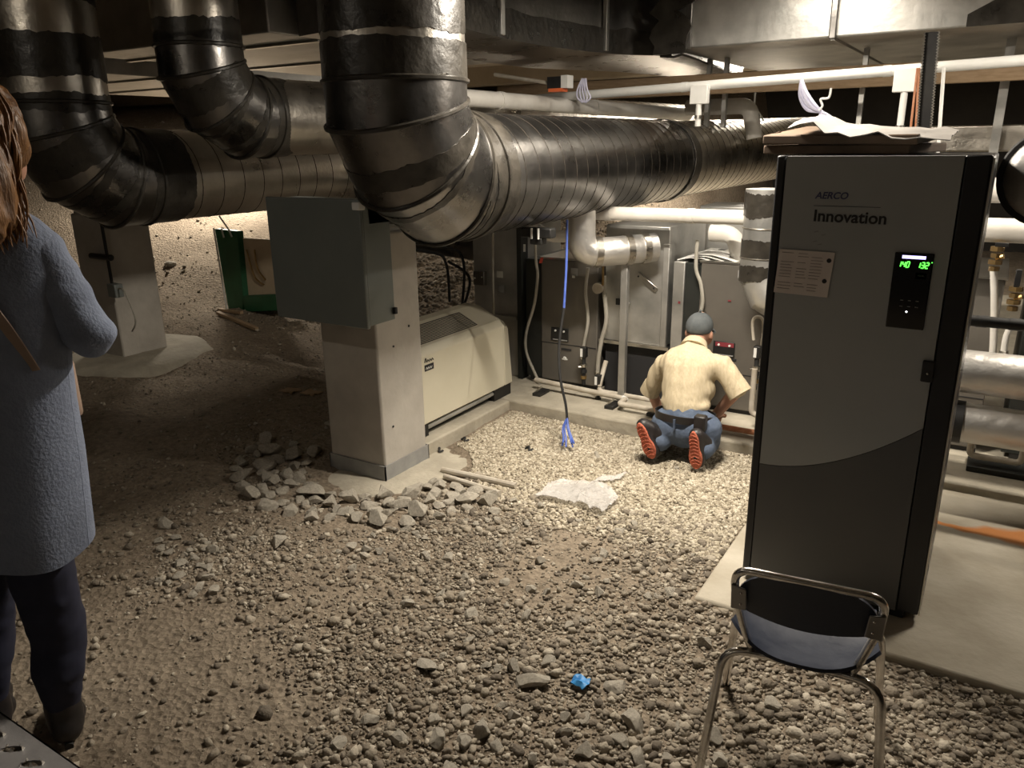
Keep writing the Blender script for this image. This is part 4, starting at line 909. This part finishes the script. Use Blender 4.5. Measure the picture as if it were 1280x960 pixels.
# ------------------------------------------------------------------ chair
def chair():
    base = V((-.283,1.925,-.08)); t = thing('school_chair', 'blue plastic school chair with chrome legs seen from behind in front of the boiler', 'chair', base)
    R = Matrix.Rotation(math.radians(7), 3, 'Z'); T = lambda x, y, z: base+R @ V((x, y, z))   # local y: forward (away from viewer)
    g = []
    for i in range(25):
        row = []
        for j in range(19):
            u = i/24*2-1; v_ = j/18
            hw = .182-.012*v_; w_ = u*hw
            back = -.215+.11*abs(u)**2.6; yy = back+(.185-.03*abs(u)**3-back)*v_
            zz = .425+.020*abs(u)**3+.022*(1-v_)**4-.014*math.exp(-((v_-.4)/.3)**2)-.03*max(0, v_-.85)/.15
            row.append(T(w_, yy, zz))
        g.append(row)
    MB().sheet(g, .009).build('seat', bluep, t, smooth=60)
    yb_ = lambda z: -.155-.07*(z-.425)/.25
    xb_ = lambda z: .128+.036*max(0, min(1, (z-.41)/.2))
    g = []
    for i in range(31):
        row = []
        for j in range(13):
            u = i/30*2-1; v_ = j/12
            z = .540+.026*abs(u)**2*(1-v_)-.0+(.148-.030*abs(u)**5)*v_*(1-.0*u)-(.022*abs(u)**6*v_)
            hw = xb_(z)-.008-.004*v_
            row.append(T(u*hw, yb_(z)-.010*(1-u*u)+.006, z))
        g.append(row)
    MB().sheet(g, .007).build('backrest', bluep, t, smooth=60)
    pts = path([T(-.120,-.11,.398), T(-.126,yb_(.44),.44), T(-.164,yb_(.60),.60), T(-.166,yb_(.690),.690), T(.166,yb_(.690),.690), T(.164,yb_(.60),.60), T(.126,yb_(.44),.44), T(.120,-.11,.398)], .045)
    MB().tube(pts, .0100, 14).build('back_frame', chrome, t)
    for s in (-1, 1):
        MB().prism([T(s*.172,yb_(.57)-.014,.565), T(s*.132,yb_(.57)-.018,.570), T(s*.136,yb_(.645)-.018,.640), T(s*.172,yb_(.645)-.014,.645)], T(0,.006,0)-T(0,0,0)).build('bracket', galv_d, t, bevel=.004)
        for z_ in (.588,.624): MB().ball(T(s*.148,yb_(z_)-.017,z_), .004).build('rivet', chrome, t)
    for s in (-1, 1):
        for nm, ys, ye in (('rear',-.13,-.225),('front',.10,.215)):
            P = path([T(s*.10,ys,.398), T(s*.19,ys+(ye-ys)*.1,.398), T(s*.222,ye,.0)], .06); o = MB().tube(P, .0115, 14).build('leg', chrome, t)
            e = P[-1]; MB().tube([e+V((0,0,.02)), e-V((0,0,.002))], .016, 12).build('foot_cap', rubber, o)
    for yy in (-.13,.10): MB().tube([T(-.10,yy,.398), T(.10,yy,.398)], .0115, 12).build('cross_tube', chrome, t)
chair()
# ------------------------------------------------------------------ perforated walkway plank
t = thing('walkway_plank', 'grey perforated steel walkway plank at the bottom left corner', 'walkway', (-2.2,.4,.05))
ye = .745; zt = .12; outer = [V((-3.4,ye,zt)), V((-3.4,.10,zt)), V((-.4,.10,zt)), V((-.4,ye,zt))]; loops = [outer]
for r_ in range(7):
    for k in range(29):
        cx = -3.3+.095*k+(.047 if r_ % 2 else 0); cy = .690-.075*r_; 
        if cx > -.5: continue
        loops.append([V((cx+.026*math.cos(2*PI*q/10), cy+.013*math.sin(2*PI*q/10)+.014*math.cos(2*PI*q/10), zt)) for q in range(10)])
fl = [p for L_ in loops for p in L_]; tris = geometry.tessellate_polygon(loops)
mb = MB(); nf = len(fl); fs = [tuple(q) for q in tris]+[tuple(i+nf for i in q[::-1]) for q in tris]; k0 = 0
for L_ in loops:
    for i in range(len(L_)): a_, b_ = k0+i, k0+(i+1) % len(L_); fs.append((a_, b_, b_+nf, a_+nf))
    k0 += len(L_)
mb.add(fl+[p-V((0,0,.004)) for p in fl], fs); mb.build('tread', grate, t, smooth=20)
MB().box((-3.4,ye-.004,.02), (-.4,ye+.0,zt)).build('side_channel', grate, t); MB().box((-3.4,.10,.02), (-.4,.104,zt)).build('side_channel', grate, t)
mb = MB()
for L_ in loops[1:]:
    c = sum(L_, V())/len(L_)
    for q in range(0, 10, 2):
        p = L_[q]; d = (p-c).normalized(); s_ = V((-d.y,d.x,0))*.006; mb.add([p+s_, p-s_, p+d*-.004+V((0,0,.012))], [(0,1,2)])
mb.build('grip_teeth', steel, t); o = kids(t)[-1]; o['kind'] = 'stuff'
for x in (-3.3,-1.9,-.5): MB().box((x,.12,-.12), (x+.05,.7,.03)).build('bearer', black, t)
# ------------------------------------------------------------------ kneeling person
def man():
    F = lambda x, y, Y: py(x, y, Y)
    hipc = F(857,533,3.80); sh = F(866,446,3.98); 
    hl = hipc+V((-.09,-.0,.0)); hr = hipc+V((.10,.0,.0))
    soL = F(812,562,3.62); soR = F(870,568,3.62)
    g0 = -.055
    kl = V((soL.x+.0,3.96,g0+.07)); kr = V((soR.x+.02,3.96,g0+.07)); kl = V((-1.46,3.93,g0+.065)); kr = V((-1.19,3.93,g0+.065))
    al = V((soL.x+.03,3.68,g0+.11)); ar = V((soR.x+.01,3.68,g0+.11))
    shL = F(830,456,3.97); shR = F(903,457,3.94); elL = F(814,486,4.02); elR = F(922,487,3.92); haL = F(826,520,4.10); haR = F(895,518,4.05)
    neck = F(869,430,4.05); head = F(874,414,4.12)
    root = V((hipc.x, hipc.y, g0))
    t = thing('person', 'person kneeling at the curb seen from behind, tan shirt, jeans and grey cap', 'person', root)
    chest = F(862,462,3.95); waist = F(857,508,3.84)
    parts = [('c',waist,.10,chest,.125), ('c',chest,.11,neck+V((0,-.03,-.03)),.055), ('c',shL,.036,elL,.034), ('c',elL,.034,haL,.026), ('c',shR,.036,elR,.036), ('c',elR,.037,haR,.027),
             ('c',shL,.034,chest,.08), ('c',shR,.034,chest,.08), ('c',neck,.050,head,.050), ('e',head+V((.0,.01,.01)),(.066,.086,.098)), ('e',head+V((.01,.075,-.055)),(.045,.04,.045)), ('e',head+V((.012,.105,-.02)),(.012,.02,.018)),
             ('e',head+V((.069,.0,-.02)),(.011,.02,.028)), ('e',head+V((-.069,.0,-.02)),(.012,.02,.03)),
             ('c',hipc,.10,waist,.10), ('c',hl,.07,kl,.05), ('c',hr,.07,kr,.05), ('c',kl,.045,al,.035), ('c',kr,.045,ar,.035)]
    def hand(p, d, side):
        d = V(d).normalized(); s = d.cross(V((0,0,1))).normalized(); up = s.cross(d)
        out = [('c',p,.024,p+d*.045,.026), ('c',p+s*.012,.02,p+d*.07+s*.022,.018), ('c',p-s*.012,.02,p+d*.07-s*.022,.018)]
        for k, L_ in zip((-.030,-.010,.010,.030), (.062,.075,.07,.052)):
            a_ = p+d*.07+s*k; b_ = a_+d*L_*.5-up*.008; c_ = b_+d*L_*.35-up*.028; out += [('c',a_,.0095,b_,.009), ('c',b_,.009,c_,.0075)]
        a_ = p+d*.02-s*side*.028; b_ = a_+d*.035-s*side*.025; out += [('c',a_,.012,b_,.0105), ('c',b_,.0105,b_+d*.03-up*.01,.009)]
        return out
    parts += hand(haL, (.25,.9,-.35), 1)+hand(haR, (-.3,.9,-.35), -1)
    blob('body', parts, skin, t, .008, 3)
    fold = lambda p, n_: .009*noise.noise(V((p.x*30, p.y*8, p.z*4+p.x*6)))+.002*noise.noise(V((p.x*9, p.y*9, p.z*20)))
    hem = lambda a_, b_, f: V(a_).lerp(V(b_), f)
    mL = hem(shL, elL, .86); mR = hem(shR, elR, .88)
    sp = [('c',waist+V((0,-.01,.0)),.118,chest+V((0,-.02,0)),.138), ('e',waist+V((0,0,.02)),(.138,.11,.06)), ('e',chest+V((0,-.01,.02)),(.168,.118,.125),(('X',-.5),)), ('c',shL+V((.03,0,0)),.060,chest,.12), ('c',shR+V((-.03,0,0)),.060,chest,.12), ('c',chest+V((0,.03,.05)),.10,neck+V((0,-.03,-.045)),.065),
          ('c',shL,.058,mL,.056), ('c',shR,.060,mR,.062), ('e',hem(waist,chest,.5),(.150,.115,.11))]
    so = blob('shirt', sp, shirt, t, .009, 5, disp=fold)
    # flat-cut sleeve hems and collar
    for a_, b_, r in ((shL,elL,.054),(shR,elR,.060)):
        e = hem(a_, b_, .9); d = (V(b_)-V(a_)).normalized(); MB().tube([e-d*.02, e+d*.045], [r*1.02, r*1.06], 24).build('sleeve_cuff', shirt, so)
    nd = (head-neck).normalized(); MB().tube([neck-nd*.035, neck-nd*.0, neck+nd*.012], [.078,.068,.064], 28).build('collar', shirt, so, smooth=50)
    tp_ = [('e',hipc+V((0,-.0,.0)),(.155,.125,.110)), ('c',hl,.098,kl+V((0,0,.02)),.07), ('c',hr,.098,kr+V((0,0,.02)),.07), ('c',kl,.068,al+V((0,.02,.0)),.058), ('c',kr,.068,ar+V((0,.02,.0)),.058), ('c',hipc,.12,waist.lerp(hipc,.62),.128), ('e',hipc+V((-.068,-.045,-.0)),(.088,.085,.09)), ('e',hipc+V((.072,-.045,-.0)),(.088,.085,.09))]
    jo = blob('jeans', tp_, denim, t, .009, 5, disp=lambda p, n_: .005*noise.noise(V((p.x*18, p.y*18, p.z*22))))
    # belt
    bc = waist.lerp(hipc, .42); ring = [bc+V((.157*math.cos(a_), .143*math.sin(a_)-.005, .018*math.sin(a_)*-1)) for a_ in [2*PI*k/40 for k in range(41)]]
    mb = MB(); g = [[p+V((0,0,-.02)), p+V((0,0,.02))] for p in ring]; mb.sheet(g, .006); bl = mb.build('belt', leather, t, smooth=60)
    pq = bc+V((.122,-.125,.015)); MB().box(pq+V((-.03,-.025,-.045)), pq+V((.032,.03,.042))).build('pouch', leather, bl, bevel=.01)
    mb = MB(); mb.box(bc+V((-.012,-.160,-.034)), bc+V((.0,-.150,.022))); mb.build('belt_loop', denim, bl)
    # boots, soles towards the viewer
    for so_, an, tilt in ((soL, al, -.18), (soR, ar, -.05)):
        toe = V((so_.x+tilt*-.12, 3.615, g0+.035)); heel = V((so_.x+tilt*.35, 3.60, g0+.225)); ax = (toe-heel).normalized()
        nrm = V((0,-1,0))-ax*V((0,-1,0)).dot(ax); nrm.normalize(); s_ = ax.cross(nrm); n = 28; outl = []
        for k in range(n):
            a_ = 2*PI*k/n; l_ = math.cos(a_); w_ = math.sin(a_)*(.040+.010*l_-.012*math.exp(-((l_+.1)/.3)**2)); outl.append(heel.lerp(toe, .5)+ax*l_*.105+s_*w_*.9)
        bt = blob('boot', [('c',heel+ax*.035-nrm*.045,.038,toe-ax*.05-nrm*.035,.038), ('c',heel+ax*.03-nrm*.05,.040,an+V((0,.03,.03)),.045), ('e',toe-ax*.03-nrm*.03,(.043,.03,.04))], leather, t, .008, 3)
        MB().prism(outl, nrm*-.016).build('boot_sole', sole, bt, bevel=.003)
        mb = MB()
        for k in range(9):
            c_ = heel.lerp(toe, .1+.1*k)+nrm*.002; mb.tube([c_-s_*.021, c_-ax*.008, c_+s_*.021], .0025, 6)
        mb.build('tread_bars', sole, bt)
    # cap
    hc = head+V((0,.0,.03)); cb = blob('cap', [('e',hc,(.074,.094,.078))], capm, t, .007, 2)
    for v_ in cb.data.vertices:
        if v_.co.z+ORG[cb.name].z < hc.z-.032: v_.co.z = hc.z-.032-ORG[cb.name].z
    g = [[hc+V((.07*u*(1-.25*v_*v_), .085+.075*v_-.03*u*u, -.028-.01*v_-.02*u*u)) for v_ in (0,.5,1)] for u in [i/6-1 for i in range(13)]]; MB().sheet(g, .005).build('brim', capm, cb, smooth=60); MB().ball(hc+V((0,0,.085)), .008).build('button', capm, cb)
man()
# ------------------------------------------------------------------ standing person in the coat
def woman():
    D = 1.87
    W = lambda x, y, d=0: pf(x, y, D+d)
    f2 = V((-math.sin(A), math.cos(A), 0)); r2 = V((math.cos(A), math.sin(A), 0))
    foot = W(84,930); g = gz(foot.x, foot.y)
    cen = W(-14,640); c0 = V((cen.x, cen.y, g))
    t = thing('person', 'person standing at the left edge seen from behind, blue-grey coat and auburn hair', 'person', c0)
    at_ = lambda s, f, z: V((c0.x, c0.y, 0))+r2*(s+.155*max(0, z-.56))+f2*f+V((0,0,z))
    ank = W(84,905); ank.z = g+.09; kn = W(74,795,.02); hip = at_(.05,0,.84)
    lank = ank-r2*.23+f2*.03; lkn = kn-r2*.225+f2*.03; f3 = (f2*.88-r2*.47).normalized(); lhip = at_(-.08,0.02,.84)
    shz = 1.40; shR = at_(.165,0,shz); shL = at_(-.165,0,shz); elR = W(112,418,.02); elL = at_(-.27,.04,1.10); haR = elR+f2*.20+V((0,0,.03))-r2*.16; haL = at_(-.22,.28,1.14)
    neck = at_(0,.0,1.46); head = at_(.01,.03,1.60)
    parts = [('c',hip,.085,kn,.062), ('c',kn,.058,ank,.036), ('c',lhip,.085,lkn,.062), ('c',lkn,.058,lank,.036), ('c',at_(0,0,.90),.13,at_(0,0,1.15),.11), ('c',at_(0,0,1.15),.11,at_(0,0,1.33),.12), ('c',shR-r2*.03-V((0,0,.035)),.038,shL+r2*.03-V((0,0,.035)),.038), ('c',at_(0,0,1.33),.085,neck,.05), ('c',neck,.048,head,.05),
        ('c',shR-r2*.03-V((0,0,.035)),.038,elR,.034), ('c',elR,.034,haR,.026), ('c',shL+r2*.03-V((0,0,.035)),.038,elL,.034), ('c',elL,.036,haL,.026), ('e',head+V((0,0,.03)),(.078,.095,.115)), ('e',head+f2*.085+V((0,0,-.04)),(.04,.035,.045)), ('e',head+f2*.115,(.012,.016,.02))]
    for p, sd in ((haR, 1), (haL, -1)):
        d = f2; s = r2
        parts += [('c',p,.024,p+d*.06,.026)]
        for k, L_ in zip((-.027,-.009,.009,.027), (.06,.072,.068,.052)): a_ = p+d*.06+s*k; b_ = a_+d*L_*.6; parts += [('c',a_,.009,b_,.0085), ('c',b_,.0085,b_+d*.02-V((0,0,.02)),.0075)]
        a_ = p+d*.015-s*sd*.028; parts += [('c',a_,.011,a_+d*.045-s*sd*.02,.009)]
    for p in (ank, lank): parts += [('c',p,.030,p+f3*.10+V((0,0,-.055)),.022), ('c',p-f3*.03+V((0,0,-.04)),.028,p+f3*.13+V((0,0,-.06)),.02)]
    blob('body', parts, skin, t, .011, 3)
    blob('leggings', [('c',hip,.10,kn,.073), ('c',kn-V((0,0,.0)),.071,kn.lerp(ank,.35)-f2*.015,.070), ('c',kn.lerp(ank,.35)-f2*.015,.070,ank+V((0,0,.01)),.045), ('c',lhip,.10,lkn,.073), ('c',lkn,.071,lkn.lerp(lank,.35)-f2*.015,.070), ('c',lkn.lerp(lank,.35)-f2*.015,.070,lank+V((0,0,.01)),.045)], navy, t, .011, 4, disp=lambda p, n_: .004*noise.noise(V((p.x*20, p.y*20, p.z*30))))
    for p in (ank, lank):
        b = blob('shoe', [('c',p+V((0,0,.04)),.050,p+V((0,0,-.03)),.050), ('c',p+V((0,0,-.01)),.050,p-f3*.02+V((0,0,-.045)),.044), ('c',p-f3*.02+V((0,0,-.045)),.043,p+f3*.15+V((0,0,-.055)),.036), ('e',p+f3*.06+V((0,0,-.055)),(.05,.05,.045))], leather, t, .009, 3)
        MB().tube([p-f3*.06+V((0,0,-.082)), p+f3*.18+V((0,0,-.082))], .012, 10).build('shoe_sole', rubber, b)
    # coat: straight body with flared skirt, hem cut level
    hemz = W(60,682).z
    secs = [(1.47,.075,.065),(1.435,.135,.085),(1.39,.185,.105),(1.32,.198,.122),(1.20,.200,.130),(1.08,.198,.132),(.98,.205,.140),(.85,.220,.155),(.70,.230,.162),(hemz,.238,.168)]
    g_ = []; n = 64
    for z, a_, b_ in secs:
        row = []
        for k in range(n+1):
            t_ = 2*PI*k/n; w_ = 1+.025*(1.4-z)*math.sin(t_*7+.5)+.012*noise.noise(V((math.cos(t_)*2, math.sin(t_)*2, z*4))); row.append(at_(a_*w_*math.cos(t_), b_*w_*math.sin(t_), z+(.035*math.cos(t_)*-1*0 if z > hemz+.01 else .02*math.sin(t_*3))))
        g_.append(row)
    gg = []
    for i in range(len(g_)-1):
        for q in range(3): gg.append([g_[i][k].lerp(g_[i+1][k], q/3) for k in range(n+1)])
    gg.append(g_[-1]); co = MB().sheet(gg, .006).build('coat', coat, t, smooth=80)
    blob('coat_sleeve', [('c',shR-r2*.03-V((0,0,.035)),.062,elR-V((0,0,.0)),.058), ('c',elR,.060,elR.lerp(haR,.75),.045), ('e',elR+V((0,0,.0)),(.064,.064,.05))], coat, co, .010, 5, disp=lambda p, n_: .006*noise.noise(V((p.x*14, p.y*14, p.z*22))))
    blob('coat_sleeve', [('c',shL+r2*.03-V((0,0,.035)),.062,elL,.058), ('c',elL,.060,elL.lerp(haL,.75),.045)], coat, co, .010, 5)
    blob('coat_shoulders', [('c',shR-V((0,0,.035))-r2*.03,.063,at_(0,0,1.41),.07), ('c',shL-V((0,0,.035))+r2*.03,.063,at_(0,0,1.41),.07), ('c',at_(0,0,1.38),.09,at_(0,0,1.44),.06)], coat, co, .010, 6)
    # hair: loose locks falling past the shoulders
    hc = head+V((0,0,.04)); hp_ = [('e',hc-f2*.015,(.100,.112,.122))]
    hr = blob('hair', [('e',hc-f2*.02,(.100,.108,.122)), ('c',hc-f2*.05+r2*.01,.085,at_(.00,-.10,1.46),.085), ('c',at_(.05,-.085,1.50),.07,at_(.075,-.115,1.42),.05), ('c',at_(-.05,-.085,1.50),.07,at_(-.06,-.12,1.38),.045), ('c',at_(.06,-.07,1.58),.06,at_(.105,-.10,1.45),.042)], hairm, t, .009, 4, disp=lambda p, n_: .016*noise.noise(V((p.x*34, p.y*34, p.z*7)))+.006*noise.noise(V((p.x*80, p.y*80, p.z*14))))
    rr = random.Random(5); mb = MB()
    for k in range(300):
        q = rr.uniform(-1.25, 1.35); top = rr.uniform(1.60, 1.73); R0 = .100 if top < 1.68 else .085; lay = rr.uniform(0, .02)
        s0, f0 = math.sin(q)*R0, -math.cos(q)*(R0+.012)-.01; end = 1.40-.045*rr.random()+.05*abs(q-.3)*.5; w_ = rr.uniform(-.012, .02)
        P = [at_(s0*.97-.012, f0*.97+.03, top)]
        for i in range(1, 8):
            f = i/7; z = top+(end-top)*f; fl = 1+.16*math.sin(f*2.6); wv = .010*math.sin(f*9+k*.7)
            P.append(at_(s0*fl+wv+w_*f+(.04*f*f), f0*fl+.03*(1-f)-.006*math.cos(f*8+k)-lay*f, z))
        P = smoothpath(P, 3); m_ = len(P); mb.tube(P, [.0052*(1-.85*(i/(m_-1))**3) for i in range(m_)], 5)
    mb.build('hair_locks', hairm, hr, smooth=60)['kind'] = 'stuff'
    bg = thing('shoulder_bag', 'tan crossbody strap worn diagonally over the blue-grey coat', 'bag', at_(.02,.26,.95))
    # strap follows the coat surface
    def surf(s, z):
        for i in range(len(secs)-1):
            if secs[i][0] >= z >= secs[i+1][0]:
                q = (secs[i][0]-z)/(secs[i][0]-secs[i+1][0]); a_ = secs[i][1]*(1-q)+secs[i+1][1]*q; b_ = secs[i][2]*(1-q)+secs[i+1][2]*q; break
        v_ = max(-.96, min(.96, s/a_)); return at_(s, -b_*math.sqrt(1-v_*v_)*1.03-.012-.022*max(0, min(1, (z-1.22)/.15)), z)
    pS = [(-.09,1.465),(-.04,1.445),(.0,1.41),(.045,1.355),(.085,1.29),(.12,1.22),(.15,1.15),(.17,1.09)]
    cl = smoothpath([surf(s, z) for s, z in pS], 4); g = []
    for i, p in enumerate(cl):
        d = (cl[min(i+1, len(cl)-1)]-cl[max(0, i-1)]).normalized(); n_ = -f2; s_ = d.cross(n_).normalized(); g.append([p-s_*.013, p+s_*.013])
    MB().sheet(g, .004).build('strap', strapm, bg, smooth=60)
    q = at_(.02,.26,.95); MB().box(q+V((-.09,-.03,-.09)), q+V((.09,.03,.09))).build('pouch', strapm, bg, bevel=.02)
woman()
# ------------------------------------------------------------------ lamps
def lamp(x, y, z, L_, energy, lab, axis='X', col=(1,.90,.76), ang=180, em=True, tilt=None):
    t = thing('strip_light', lab, 'light', (x,y,z))
    d = V((L_/2,0,0)) if axis == 'X' else V((0,L_/2,0)); s = V((0,.05,0)) if axis == 'X' else V((.05,0,0))
    c = V((x,y,z)); MB().box(c-d-s+V((0,0,.035)), c+d+s+V((0,0,.075))).build('housing', whitep, t, bevel=.008)
    MB().tube([c-d*.95+V((0,0,.015)), c+d*.95+V((0,0,.015))], .014, 12).build('tube', tubeL, t)
    for s_ in (-1, 1): MB().tube([c+d*.8*s_+V((0,0,.07)), V((c.x+d.x*.8*s_, c.y+d.y*.8*s_, 2.95))], .006, 6).build('hanger', steel, t)
    li = bpy.data.lights.new('strip', 'AREA'); li.shape = 'RECTANGLE'; li.size = L_*.95; li.size_y = .05; li.energy = energy; li.color = col
    o = bpy.data.objects.new('lamp_source', li); COL.objects.link(o); o.parent = t; o.location = (0,0,-.004)
    if axis == 'Y': o.rotation_euler = (0,0,PI/2)
    if tilt: o.rotation_euler = tilt
    return t
lamp(-1.25,3.05,2.28,.6,100,'strip light above the gravel, out of the picture top')
lamp(-1.0,4.6,2.44,.6,13,'strip light above the heat pump cabinets, out of the picture top')
lamp(-2.4,8.5,2.33,.9,170,'strip light far behind the curved duct', 'X')
lamp(.75,4.2,2.3,.5,45,'strip light above the slab behind the boiler')
lamp(-8.6,6.9,2.35,1.0,190,'strip light over the dirt slope far left')
lamp(-3.1,.3,2.62,.6,6,'added unseen strip light above the person in the coat, brightening the left ducts')  # added lamp, lifts the left ducts that the blocker darkens
lamp(-1.2,-2.0,2.3,1.2,62,'added unseen fill light behind the viewer', tilt=(-.9,0,0))  # added fill lamp, brightens the lower boiler front and the foreground
# ------------------------------------------------------------------ world, camera
w = bpy.data.worlds.new('w'); bpy.context.scene.world = w; w.use_nodes = True; w.node_tree.nodes['Background'].inputs[0].default_value = (.9,.85,.8,1); w.node_tree.nodes['Background'].inputs[1].default_value = .0
F_ = ray(640,480); R_ = (ray(641,480)-F_)*FL; U_ = -(ray(640,481)-F_)*FL
cam = bpy.data.cameras.new('camera'); cam.sensor_width = 36; cam.lens = FL/1280*36; cam.clip_start = .02
co = bpy.data.objects.new('camera', cam); COL.objects.link(co)
M = Matrix((R_.normalized(), U_.normalized(), (-F_).normalized())).transposed().to_4x4(); M.translation = V((0,0,H)); co.matrix_world = M
sc = bpy.context.scene; sc.camera = co
sc.view_settings.view_transform = 'Standard'; sc.view_settings.look = 'None'; sc.view_settings.gamma = 1; sc.view_settings.exposure = 0; sc.view_settings.use_curve_mapping = False
